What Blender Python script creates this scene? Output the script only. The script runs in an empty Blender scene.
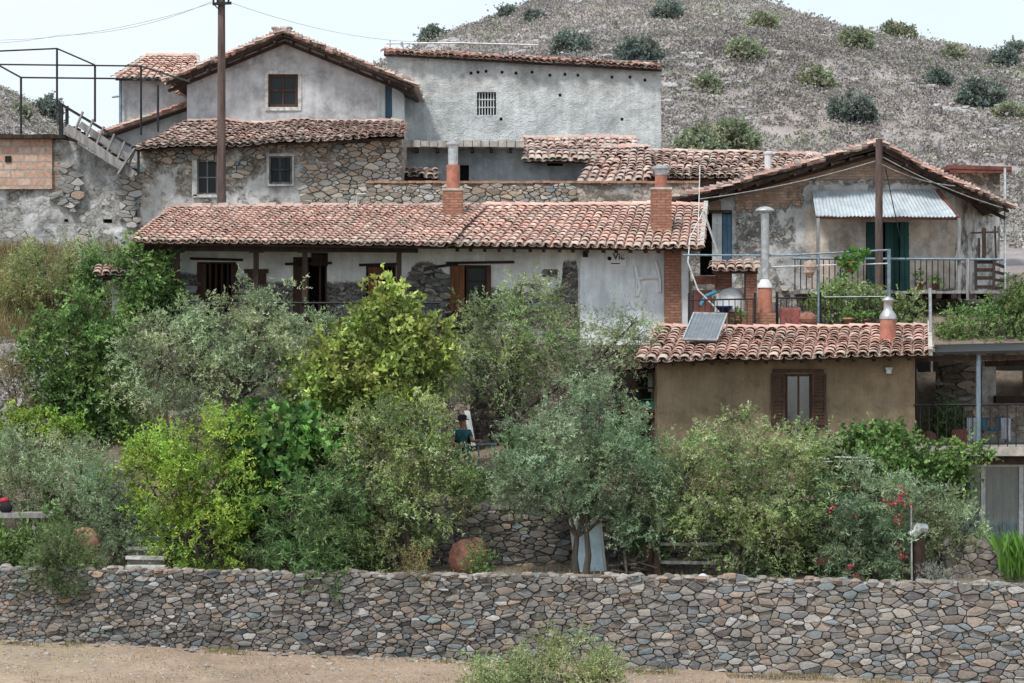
import bpy, math, random
import numpy as np
from mathutils import Vector, Matrix, noise
random.seed(7)
RNG = np.random.default_rng(11)
C = bpy.context.scene.collection
F = 1024*85/36.0
CZ = 9.0
R = math.radians
def P(px, py, Y):
    return Vector(((px-512)/F*Y, Y, CZ-(py-341.5)/F*Y))
def X(px, Y): return (px-512)/F*Y
def Z(py, Y): return CZ-(py-341.5)/F*Y
def lerp(a, b, t): return a+(b-a)*t
def sstep(a, b, x):
    t = min(1, max(0, (x-a)/(b-a))); return t*t*(3-2*t)
def nz(x, y, z=0.0, s=1.0): return noise.noise(Vector((x*s, y*s, z*s)))

# ------------------------------------------------------------------ materials
def mat(name, rough=0.9):
    m = bpy.data.materials.new(name); m.use_nodes = True
    nt = m.node_tree; b = nt.nodes['Principled BSDF']
    b.inputs['Roughness'].default_value = rough
    b.inputs['Specular IOR Level'].default_value = 0.25
    return m, nt, b
def N(nt, typ, ins=None, **props):
    n = nt.nodes.new(typ)
    for k, v in props.items(): setattr(n, k, v)
    for k, v in (ins or {}).items():
        if isinstance(v, bpy.types.NodeSocket): nt.links.new(v, n.inputs[k])
        else:
            if isinstance(v, tuple) and len(v) == 3 and n.inputs[k].type == 'RGBA': v = v+(1,)
            n.inputs[k].default_value = v
    return n
def ramp(nt, fac, stops, interp='LINEAR'):
    n = nt.nodes.new('ShaderNodeValToRGB'); nt.links.new(fac, n.inputs[0])
    cr = n.color_ramp; cr.interpolation = interp
    while len(cr.elements) < len(stops): cr.elements.new(0.5)
    for e, (p, c) in zip(cr.elements, stops):
        e.position = p; e.color = (c if len(c) == 4 else tuple(c)+(1,)) if isinstance(c, tuple) else (c, c, c, 1)
    return n.outputs[0]
def mixc(nt, f, a, b, blend='MIX'):
    n = nt.nodes.new('ShaderNodeMix'); n.data_type = 'RGBA'; n.blend_type = blend
    for i, v in ((0, f), (6, a), (7, b)):
        if isinstance(v, bpy.types.NodeSocket): nt.links.new(v, n.inputs[i])
        elif isinstance(v, tuple): n.inputs[i].default_value = v+(1,)
        else: n.inputs[i].default_value = v
    return n.outputs[2]
def math_(nt, op, a, b=0.0, clamp=False):
    n = nt.nodes.new('ShaderNodeMath'); n.operation = op; n.use_clamp = clamp
    for i, v in enumerate((a, b)):
        if isinstance(v, bpy.types.NodeSocket): nt.links.new(v, n.inputs[i])
        else: n.inputs[i].default_value = v
    return n.outputs[0]
def pos(nt): return nt.nodes.new('ShaderNodeNewGeometry').outputs['Position']
def noi(nt, vec, scale, detail=5, rough=0.6):
    return N(nt, 'ShaderNodeTexNoise', {'Vector': vec, 'Scale': scale, 'Detail': detail, 'Roughness': rough}).outputs[0]
def bump(nt, b, h, strength=0.5, dist=0.05):
    n = N(nt, 'ShaderNodeBump', {'Height': h, 'Strength': strength, 'Distance': dist})
    nt.links.new(n.outputs[0], b.inputs['Normal'])

def m_simple(name, col, var=0.25, scale=6, rough=0.85, metal=0.0, bmp=0.3, streak=False, col2=None):
    m, nt, b = mat(name, rough); p = pos(nt)
    if streak: p = N(nt, 'ShaderNodeMapping', {'Vector': p, 'Scale': (1, 1, 0.15)}).outputs[0]
    n1 = noi(nt, p, scale, 6, 0.65); n2 = noi(nt, p, scale*0.2, 3)
    c2 = col2 or tuple(c*(1-var) for c in col)
    c = mixc(nt, ramp(nt, n1, [(0.35, 0.0), (0.65, 1.0)]), c2, tuple(min(1, c*(1+var*0.5)) for c in col))
    c = mixc(nt, 0.45, c, ramp(nt, n2, [(0.3, 0.55), (0.7, 1.1)]), 'MULTIPLY')
    nt.links.new(c, b.inputs['Base Color']); b.inputs['Metallic'].default_value = metal
    bump(nt, b, n1, bmp, 0.02)
    return m
def m_attr(name, rough=0.9, nscale=14, amt=0.6, bmp=0.5, lichen=None, lscale=2.5, lamt=0.6):
    m, nt, b = mat(name, rough); p = pos(nt)
    a = N(nt, 'ShaderNodeAttribute', attribute_name='Col').outputs['Color']
    n1 = noi(nt, p, nscale, 6, 0.7)
    c = mixc(nt, amt, a, ramp(nt, n1, [(0.25, 0.55), (0.75, 1.35)]), 'MULTIPLY')
    if lichen:
        n2 = noi(nt, p, lscale, 8, 0.75)
        c = mixc(nt, math_(nt, 'MULTIPLY', ramp(nt, n2, [(0.48, 0.0), (0.62, 1.0)]), lamt), c, lichen)
    nt.links.new(c, b.inputs['Base Color'])
    bump(nt, b, n1, bmp, 0.03)
    return m
def m_leaf(name, trans=0.3):
    m, nt, b = mat(name, 0.55); b.inputs['Specular IOR Level'].default_value = 0.3
    a = N(nt, 'ShaderNodeAttribute', attribute_name='Col').outputs['Color']
    nt.links.new(a, b.inputs['Base Color'])
    t = N(nt, 'ShaderNodeBsdfTranslucent', {'Color': mixc(nt, 0.5, a, (0.95, 1.0, 0.35), 'MULTIPLY')})
    mx = N(nt, 'ShaderNodeMixShader', {0: trans, 1: b.outputs[0], 2: t.outputs[0]})
    nt.links.new(mx.outputs[0], nt.nodes['Material Output'].inputs[0])
    return m
def m_rubble(name, plaster=(0.45, 0.44, 0.42), stones=((0.10, 0.09, 0.085), (0.23, 0.20, 0.17), (0.36, 0.31, 0.26)),
             mortar=(0.30, 0.27, 0.24), s=3.3, zs=1.7, stain=(0.33, 0.25, 0.17), rough_pl=0.35, soft=0.10, brick=True, plvar=0.3, crack=0.5, blotch=0.4, gain=1.15):
    """old wall: rubble stone (Voronoi), plaster where M.r is high, stains by M.g, brick by M.b"""
    m, nt, b = mat(name, 0.95); p = pos(nt)
    A = N(nt, 'ShaderNodeSeparateColor', {0: N(nt, 'ShaderNodeAttribute', attribute_name='Col').outputs['Color']})
    w = N(nt, 'ShaderNodeTexNoise', {'Vector': p, 'Scale': 3.2, 'Detail': 6.0, 'Roughness': 0.65}).outputs[1]
    vadd = N(nt, 'ShaderNodeVectorMath', {0: w, 1: (0.5, 0.5, 0.5)}, operation='SUBTRACT').outputs[0]
    vs = N(nt, 'ShaderNodeVectorMath', {0: vadd, 3: 0.55}, operation='SCALE').outputs[0]
    pw = N(nt, 'ShaderNodeVectorMath', {0: p, 1: vs}, operation='ADD').outputs[0]
    mp = N(nt, 'ShaderNodeMapping', {'Vector': pw, 'Scale': (1, 1, zs)}).outputs[0]
    vc = N(nt, 'ShaderNodeTexVoronoi', {'Vector': mp, 'Scale': s}).outputs['Color']
    ve = N(nt, 'ShaderNodeTexVoronoi', {'Vector': mp, 'Scale': s}, feature='DISTANCE_TO_EDGE').outputs[0]
    rnd = N(nt, 'ShaderNodeSeparateColor', {0: vc}).outputs[0]
    fine = noi(nt, p, 18, 6, 0.7); mid = noi(nt, p, 4.5, 7, 0.7); big = noi(nt, p, 0.7, 5, 0.6)
    sc = ramp(nt, rnd, [(0.05, stones[0]), (0.45, stones[1]), (0.8, stones[2]), (1.0, tuple(c*1.25 for c in stones[2]))])
    sc = mixc(nt, 0.6, sc, ramp(nt, fine, [(0.25, 0.5), (0.75, 1.4)]), 'MULTIPLY')
    mm = ramp(nt, math_(nt, 'ADD', ve, math_(nt, 'MULTIPLY', math_(nt, 'SUBTRACT', mid, 0.5), 0.12)), [(0.015, 0.0), (0.07, 1.0)])
    mort = mixc(nt, ramp(nt, mid, [(0.35, 0.0), (0.6, 1.0)]), tuple(c*0.3 for c in mortar), mortar)
    stone = mixc(nt, mm, mort, sc)
    hs = math_(nt, 'ADD', math_(nt, 'MULTIPLY', mm, 0.7), math_(nt, 'MULTIPLY', fine, 0.25))
    if brick:
        sp = N(nt, 'ShaderNodeSeparateXYZ', {0: pw})
        sp0 = N(nt, 'ShaderNodeSeparateXYZ', {0: p})
        cb = N(nt, 'ShaderNodeCombineXYZ', {0: math_(nt, 'ADD', sp0.outputs[0], sp0.outputs[1]), 1: math_(nt, 'ADD', math_(nt, 'MULTIPLY', sp0.outputs[2], 0.85), math_(nt, 'MULTIPLY', sp.outputs[2], 0.15))}).outputs[0]
        br = N(nt, 'ShaderNodeTexBrick', {'Vector': cb, 'Color1': (0.30, 0.17, 0.11), 'Color2': (0.40, 0.27, 0.19), 'Mortar': (0.26, 0.22, 0.19),
               'Scale': 1.0, 'Brick Width': 0.26, 'Row Height': 0.085, 'Mortar Size': 0.012, 'Bias': 0.1})
        bc = mixc(nt, 0.7, br.outputs[0], ramp(nt, fine, [(0.25, 0.5), (0.75, 1.4)]), 'MULTIPLY')
        bm = ramp(nt, math_(nt, 'ADD', A.outputs[2], math_(nt, 'MULTIPLY', math_(nt, 'SUBTRACT', mid, 0.5), 1.0)), [(0.42, 0.0), (0.58, 1.0)])
        stone = mixc(nt, bm, stone, bc)
        hs = math_(nt, 'ADD', math_(nt, 'MULTIPLY', hs, math_(nt, 'SUBTRACT', 1.0, bm)), math_(nt, 'MULTIPLY', math_(nt, 'SUBTRACT', 1.0, br.outputs[1]), math_(nt, 'MULTIPLY', bm, 0.5)))
    pc = mixc(nt, ramp(nt, big, [(0.3, 0.0), (0.7, 1.0)]), tuple(c*(1-plvar) for c in plaster), tuple(min(0.85, c*1.12) for c in plaster))
    st = math_(nt, 'MULTIPLY', A.outputs[1], ramp(nt, noi(nt, p, 1.6, 6, 0.7), [(0.3, 0.2), (0.62, 1.0)]))
    pc = mixc(nt, math_(nt, 'MULTIPLY', st, 1.0, True), pc, stain)
    zst = noi(nt, N(nt, 'ShaderNodeMapping', {'Vector': p, 'Scale': (3, 3, 0.5)}).outputs[0], 1.5, 7, 0.7)
    pc = mixc(nt, 0.55, pc, ramp(nt, zst, [(0.3, 0.62), (0.62, 1.12)]), 'MULTIPLY')
    pc = mixc(nt, 0.5, pc, ramp(nt, mid, [(0.3, 0.7), (0.7, 1.15)]), 'MULTIPLY')
    bl = N(nt, 'ShaderNodeTexNoise', {'Vector': pw, 'Scale': 1.1, 'Detail': 9.0, 'Roughness': 0.72}).outputs[0]
    pc = mixc(nt, 1.0, pc, ramp(nt, bl, [(0.36, (1-blotch)*gain), (0.52, gain), (0.64, gain*(1+blotch*0.45))]), 'MULTIPLY')
    stone = mixc(nt, 0.7, stone, ramp(nt, noi(nt, pw, 1.7, 8, 0.75), [(0.35, 0.65*gain), (0.65, 1.4*gain)]), 'MULTIPLY')
    pf = math_(nt, 'ADD', A.outputs[0], math_(nt, 'MULTIPLY', math_(nt, 'SUBTRACT', noi(nt, p, 2.2, 9, 0.75), 0.5), crack*2.4))
    pf = math_(nt, 'ADD', pf, math_(nt, 'MULTIPLY', math_(nt, 'SUBTRACT', mm, 0.5), -0.10))
    pm = ramp(nt, pf, [(0.5-soft*0.5, 0.0), (0.5+soft*0.5, 1.0)])
    col = mixc(nt, pm, stone, pc)
    nt.links.new(col, b.inputs['Base Color'])
    hp = math_(nt, 'ADD', math_(nt, 'MULTIPLY', mid, rough_pl), math_(nt, 'MULTIPLY', fine, rough_pl*0.5))
    h = math_(nt, 'ADD', math_(nt, 'MULTIPLY', hs, math_(nt, 'SUBTRACT', 1.0, pm)), math_(nt, 'MULTIPLY', math_(nt, 'ADD', hp, 0.9), pm))
    bump(nt, b, h, 0.9, 0.05)
    return m
def m_brick(name, c1, c2, mort, w=0.24, h=0.075, ms=0.012):
    m, nt, b = mat(name, 0.95); p = pos(nt)
    s = N(nt, 'ShaderNodeSeparateXYZ', {0: p})
    cb = N(nt, 'ShaderNodeCombineXYZ', {0: math_(nt, 'ADD', s.outputs[0], s.outputs[1]), 1: s.outputs[2]}).outputs[0]
    br = N(nt, 'ShaderNodeTexBrick', {'Vector': cb, 'Color1': c1, 'Color2': c2, 'Mortar': mort, 'Scale': 1.0, 'Brick Width': w, 'Row Height': h, 'Mortar Size': ms})
    f = noi(nt, p, 9, 7, 0.75)
    c = mixc(nt, 0.8, br.outputs[0], ramp(nt, f, [(0.25, 0.45), (0.75, 1.4)]), 'MULTIPLY')
    nt.links.new(c, b.inputs['Base Color'])
    bump(nt, b, math_(nt, 'ADD', math_(nt, 'MULTIPLY', br.outputs[1], -0.6), math_(nt, 'MULTIPLY', f, 0.5)), 0.8, 0.03)
    return m
def m_glass(name, col=(0.02, 0.024, 0.028), rough=0.35):
    m, nt, b = mat(name, rough); b.inputs['Base Color'].default_value = col+(1,)
    b.inputs['Specular IOR Level'].default_value = 0.25
    return m

M = {}
M['tile'] = m_attr('terracotta_tile', 0.9, 22, 0.7, 0.5, lichen=(0.44, 0.41, 0.37), lscale=3, lamt=0.5)
M['dstone'] = m_attr('field_stone', 0.92, 16, 0.75, 0.6, lichen=(0.33, 0.32, 0.29), lscale=9, lamt=0.35)
M['leaf'] = m_leaf('leaf', 0.33); M['scrub'] = m_leaf('scrub', 0.1)
M['bark'] = m_simple('bark', (0.10, 0.085, 0.07), 0.5, 10, 0.95, bmp=0.8, streak=True)
M['ground'] = m_attr('soil', 0.97, 9, 0.8, 1.0, lichen=(0.24, 0.185, 0.135), lscale=1.1, lamt=0.45)
M['dark'] = m_simple('unlit_black', (0.018, 0.016, 0.015), 0.3)  # near-black sheets behind openings, unlit depth painted as colour
M['wood'] = m_simple('dark_wood', (0.055, 0.035, 0.027), 0.5, 8, 0.8, streak=True)
M['brownwood'] = m_simple('brown_shutter_wood', (0.09, 0.048, 0.034), 0.4, 8, 0.75, streak=True)
M['orangewood'] = m_simple('orange_brown_wood', (0.22, 0.095, 0.045), 0.35, 8, 0.75, streak=True)
M['polewood'] = m_simple('weathered_pole_wood', (0.135, 0.095, 0.085), 0.45, 9, 0.9, streak=True)
M['greywood'] = m_simple('grey_wood', (0.30, 0.29, 0.28), 0.45, 9, 0.95, streak=True)
M['iron'] = m_simple('black_iron', (0.03, 0.03, 0.032), 0.4, 10, 0.6, metal=0.3)
M['bluepipe'] = m_simple('blue_grey_pipe', (0.20, 0.27, 0.32), 0.3, 10, 0.5, metal=0.3)
M['galv'] = m_simple('galvanised_metal', (0.50, 0.52, 0.53), 0.3, 8, 0.45, metal=0.6)
M['corr'] = m_simple('corrugated_sheet', (0.50, 0.56, 0.60), 0.2, 3, 0.6, metal=0.15, bmp=0.1)
M['terra'] = m_simple('terracotta', (0.27, 0.125, 0.09), 0.4, 7, 0.9, col2=(0.16, 0.085, 0.065))
M['paleterra'] = m_simple('pale_terracotta', (0.42, 0.24, 0.17), 0.4, 6, 0.9)
M['white'] = m_simple('white_paint', (0.62, 0.63, 0.63), 0.15, 5, 0.8)
M['brightwhite'] = m_simple('bright_white', (.85, .85, .85), .05, 5, .8)
M['whitewash'] = m_simple('whitewash_trim', (0.55, 0.54, 0.52), 0.4, 7, 0.95)
M['concrete'] = m_simple('concrete', (0.44, 0.41, 0.37), 0.35, 5, 0.95)
M['ochre'] = None
M['brick'] = m_brick('chimney_brick', (0.28, 0.12, 0.08), (0.38, 0.19, 0.13), (0.20, 0.12, 0.09))
M['block'] = m_brick('clay_block', (0.47, 0.27, 0.20), (0.56, 0.40, 0.32), (0.36, 0.31, 0.27), 0.42, 0.24, 0.03)
M['green'] = m_simple('green_door_paint', (0.012, 0.085, 0.075), 0.4, 6, 0.6, streak=True)
M['blue'] = m_simple('blue_door_paint', (0.09, 0.17, 0.26), 0.4, 6, 0.7, streak=True)
M['paleblue'] = m_simple('pale_blue_enamel', (0.55, 0.70, 0.80), 0.2, 4, 0.4)
M['glass'] = m_glass('window_glass'); M['glass2'] = m_glass('clear_window_glass', (0.13, 0.16, 0.19), 0.1)
_nt = M['glass2'].node_tree
_g = N(_nt, 'ShaderNodeBsdfGlossy', {'Color': (0.8, 0.85, 0.9), 'Roughness': 0.08}); _t = N(_nt, 'ShaderNodeBsdfTransparent', {'Color': (0.75, 0.8, 0.82)})
_m = N(_nt, 'ShaderNodeMixShader', {0: 0.14, 1: _t.outputs[0], 2: _g.outputs[0]}); _nt.links.new(_m.outputs[0], _nt.nodes['Material Output'].inputs[0])
M['curtain'] = m_simple('curtain', (0.72, 0.76, 0.78), 0.2, 12, 0.9, streak=True)
M['cloth'] = m_simple('white_lace', (0.65, 0.66, 0.72), 0.2, 30, 0.9)
M['bluecloth'] = m_simple('teal_cloth', (0.05, 0.22, 0.32), 0.3, 12, 0.9)
M['skin'] = m_simple('skin', (0.42, 0.24, 0.17), 0.1, 10, 0.6, bmp=0.05)
M['teal'] = m_simple('teal_shirt', (0.035, 0.13, 0.15), 0.4, 20, 0.9)
M['denim'] = m_simple('denim', (0.05, 0.12, 0.20), 0.3, 20, 0.9)
M['black'] = m_simple('black_cloth', (0.015, 0.015, 0.02), 0.3, 20, 0.8)
M['redpaint'] = m_simple('red_paint', (0.27, 0.09, 0.08), 0.3, 6, 0.6)
M['rust'] = m_simple('rusty_sheet', (0.20, 0.075, 0.06), 0.4, 5, 0.8)
M['orange'] = m_simple('orange_clay_pipe', (0.40, 0.17, 0.12), 0.3, 5, 0.85)

# ------------------------------------------------------------------ mesh builder
class MB:
    def __init__(s): s.v = []; s.f = []; s.c = []; s.col = (0.5, 0.5, 0.5); s.ch = []
    def add(s, vs, fs, col=None):
        o = len(s.v); s.ch.append((o, len(s.f))); s.v.extend(tuple(v) for v in vs)
        c = col or s.col
        for f in fs: s.f.append(tuple(i+o for i in f)); s.c.append(c)
    def quad(s, a, b, c, d, col=None): s.add((a, b, c, d), ((0, 1, 2, 3),), col)
    def box(s, c, size, rot=None, col=None):
        hx, hy, hz = size[0]/2, size[1]/2, size[2]/2
        vs = [Vector((x, y, z)) for x in (-hx, hx) for y in (-hy, hy) for z in (-hz, hz)]
        if rot is not None: vs = [rot @ v for v in vs]
        c = Vector(c); vs = [v+c for v in vs]
        s.add(vs, ((0, 1, 3, 2), (4, 6, 7, 5), (0, 4, 5, 1), (2, 3, 7, 6), (0, 2, 6, 4), (1, 5, 7, 3)), col)
    def pbox(s, x0, y0, x1, y1, Y, d=0.06, col=None):
        a = P(x0, y1, Y); b = P(x1, y0, Y)
        s.box(((a.x+b.x)/2, Y+d/2, (a.z+b.z)/2), (abs(b.x-a.x), d, abs(b.z-a.z)), None, col)
    def bar(s, p, q, w=0.05, h=None, col=None):
        p = Vector(p); q = Vector(q); h = h or w; d = q-p; L = d.length
        if L < 1e-5: return
        d.normalize(); up = Vector((0, 0, 1)) if abs(d.z) < 0.95 else Vector((0, 1, 0))
        sx = d.cross(up).normalized(); sz = sx.cross(d)
        rot = Matrix((sx, d, sz)).transposed()
        s.box((p+q)/2, (w, L, h), rot, col)
    def tube(s, pts, rad, seg=8, col=None, cap=True):
        pts = [Vector(p) for p in pts]; n = len(pts)
        if not hasattr(rad, '__len__'): rad = [rad]*n
        vs = []; fs = []; ref = None
        for i, p in enumerate(pts):
            d = (pts[min(i+1, n-1)]-pts[max(i-1, 0)]).normalized()
            if ref is None: ref = Vector((1, 0, 0)) if abs(d.x) < 0.8 else Vector((0, 1, 0))
            a = (ref-d*ref.dot(d)).normalized(); ref = a; b = d.cross(a)
            for k in range(seg):
                t = 2*math.pi*k/seg; vs.append(p+(a*math.cos(t)+b*math.sin(t))*rad[i])
        for i in range(n-1):
            for k in range(seg):
                k2 = (k+1) % seg; fs.append((i*seg+k, i*seg+k2, (i+1)*seg+k2, (i+1)*seg+k))
        if cap: fs.append(tuple(range(seg))[::-1]); fs.append(tuple((n-1)*seg+k for k in range(seg)))
        s.add(vs, fs, col)
    def lathe(s, c, prof, seg=20, rot=None, col=None):
        c = Vector(c); vs = []; fs = []
        for r, z in prof:
            for k in range(seg):
                t = 2*math.pi*k/seg; v = Vector((r*math.cos(t), r*math.sin(t), z))
                if rot is not None: v = rot @ v
                vs.append(v+c)
        for i in range(len(prof)-1):
            for k in range(seg):
                k2 = (k+1) % seg; fs.append((i*seg+k, i*seg+k2, (i+1)*seg+k2, (i+1)*seg+k))
        s.add(vs, fs, col)
    def each(s, name, m, parent=None, smooth=False):
        ch = s.ch+[(len(s.v), len(s.f))]; out = []
        for (v0, f0), (v1, f1) in zip(ch, ch[1:]):
            b = MB(); b.v = s.v[v0:v1]; b.f = [tuple(i-v0 for i in f) for f in s.f[f0:f1]]; b.c = s.c[f0:f1]; out.append(b.build(name, m, parent, smooth))
        return out
    def build(s, name, m, parent=None, smooth=False):
        off = Vector((0, 0, 0))
        if parent is not None:
            q = parent
            while q is not None: off += q.location; q = q.parent
        me = bpy.data.meshes.new(name)
        me.from_pydata([(v[0]-off.x, v[1]-off.y, v[2]-off.z) for v in s.v], [], s.f)
        ca = me.color_attributes.new('Col', 'FLOAT_COLOR', 'CORNER')
        arr = np.ones((len(me.loops), 4), dtype=np.float32); i = 0
        if isinstance(s.c, np.ndarray): arr[:, :3] = s.c[[l.vertex_index for l in me.loops]]
        else:
            for f, c in zip(s.f, s.c):
                n = len(f); arr[i:i+n, :3] = c; i += n
        ca.data.foreach_set('color', arr.ravel())
        if smooth: me.polygons.foreach_set('use_smooth', [True]*len(me.polygons))
        me.materials.append(m if not isinstance(m, str) else M[m])
        o = bpy.data.objects.new(name, me); C.objects.link(o)
        if parent is not None: o.parent = parent
        return o
def tag(o, label=None, cat=None, group=None, kind=None):
    if label: o['label'] = label
    if cat: o['category'] = cat
    if group: o['group'] = group
    if kind: o['kind'] = kind
    return o
def thing(name, label, cat, loc, group=None):
    o = bpy.data.objects.new(name, None); C.objects.link(o); o.location = loc; o.empty_display_size = 0.2
    return tag(o, label, cat, group)

# ------------------------------------------------------------------ terrain
def interp(keys, t):
    if t <= keys[0][0]: return keys[0][1]
    for (a, va), (b, vb) in zip(keys, keys[1:]):
        if t <= b: return va+(vb-va)*(t-a)/(b-a)
    return keys[-1][1]
def zfoot(x): return 1.70-0.045*x if abs(x) < 14 else 1.70-0.045*math.copysign(14, x)
def ztop(x): return 3.70-0.016*max(-14, min(14, x))
RID = [(-500, 60), (-100, 70), (0, 88), (40, 112), (70, 135), (120, 150), (200, 150), (300, 115), (400, 60), (440, 39), (480, 26), (530, 6), (600, -18),
       (680, -20), (740, -3), (800, 20), (860, 38), (920, 45), (960, 56), (1024, 68), (1150, 90), (1500, 110)]
YR = 175.0
def ground(x, Y):
    if Y < 55.32:
        f = zfoot(x)
        k = [(-6, 7.3), (1, 7.3), (5, 5.5), (13, 0.5), (28, -1.2), (42, f-0.9), (50, f-0.22), (55, f)]
        return interp(k, Y)+0.05*nz(x, Y, 3, 0.6)
    zt = ztop(x)-0.12
    if Y < 85:
        px = 512+x*F/Y
        kc = [(55.3, zt), (57.95, zt+0.05), (58.3, 5.15), (60, 5.75), (64.5, 6.2), (66, 6.4), (69.5, 11.2), (74, 11.8), (85, 12.3)]
        kl = [(55.3, zt), (57.95, zt+0.15), (58.3, 4.9), (60, 5.9), (62, 7.2), (66, 8.7), (72, 11.5), (85, 12.2)]
        km = [(55.3, zt), (57.95, zt+0.05), (58.3, 5.1), (62.8, 5.9), (63.4, 9.1), (70, 9.4), (73, 11.6), (85, 12.3)]
        kr = [(55.3, zt), (65, 3.8), (65.5, 8.9), (70, 10.0), (76, 11.2), (85, 12.3)]
        c = interp(kc, Y); l = interp(kl, Y); m = interp(km, Y); r = interp(kr, Y)
        v = lerp(l, c, sstep(110, 170, px))
        if px > 680: v = lerp(c, m, sstep(685, 700, px))
        if px > 890: v = lerp(m, r, sstep(905, 918, px))
        return v+0.06*nz(x, Y, 0, 0.8)+0.03*nz(x, Y, 5, 2.5)
    rz = Z(interp(RID, 512+x*F/YR), YR)
    if Y < YR:
        t = (Y-85)/(YR-85)
        v = lerp(12.3, rz, math.sin(t*math.pi/2)**1.15*0.35+t*0.65)
        a = min(1, t*4)*(1-0.7*sstep(0.8, 1, t))
        return v+a*(1.1*nz(x, Y, 0, 0.06)+0.5*nz(x, Y, 2, 0.2))+0.12*nz(x, Y, 4, 0.7)
    t = min(1, (Y-YR)/160)
    return lerp(rz, 6.0, t*t*(3-2*t))-0.02*max(0, Y-YR-10) * (1-t)
def build_ground():
    ys = list(np.arange(-6, 48, 1.5))+list(np.arange(48, 55, 0.4))+[55.0, 55.3, 55.36]+list(np.arange(55.6, 74, 0.35))+list(np.arange(74, 100, 1.0))+list(np.arange(100, 182, 1.4))+[190, 205, 225, 250, 290, 340, 450, 700, 1200, 2500, 4000]
    xs = [-3000, -1200, -500, -220, -130, -90, -70]+list(np.arange(-56, -17, 1.3))+list(np.arange(-17, 17, 0.35))+list(np.arange(17, 57, 1.3))+[70, 90, 130, 220, 500, 1200, 3000]
    nx, ny = len(xs), len(ys)
    mb = MB(); cols = []
    for y in ys:
        for x in xs:
            z = ground(x, y); mb.v.append((x, y, z))
            n1 = nz(x, y, 9, 0.25); n2 = nz(x, y, 9, 1.1)
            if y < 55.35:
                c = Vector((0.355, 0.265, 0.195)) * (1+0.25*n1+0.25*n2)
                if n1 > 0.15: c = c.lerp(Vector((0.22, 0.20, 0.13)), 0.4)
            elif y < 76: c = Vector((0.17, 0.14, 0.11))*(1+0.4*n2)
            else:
                c = Vector((0.31, 0.28, 0.275))*(1+0.35*n2+0.3*n1)  # hill soil, distance haze included in the colour
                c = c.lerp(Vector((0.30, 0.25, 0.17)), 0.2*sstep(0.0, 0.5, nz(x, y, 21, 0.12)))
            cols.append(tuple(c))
    for j in range(ny-1):
        for i in range(nx-1): mb.f.append((j*nx+i, j*nx+i+1, (j+1)*nx+i+1, (j+1)*nx+i))
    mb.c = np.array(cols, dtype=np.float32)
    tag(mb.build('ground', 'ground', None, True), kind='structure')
build_ground()

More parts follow.
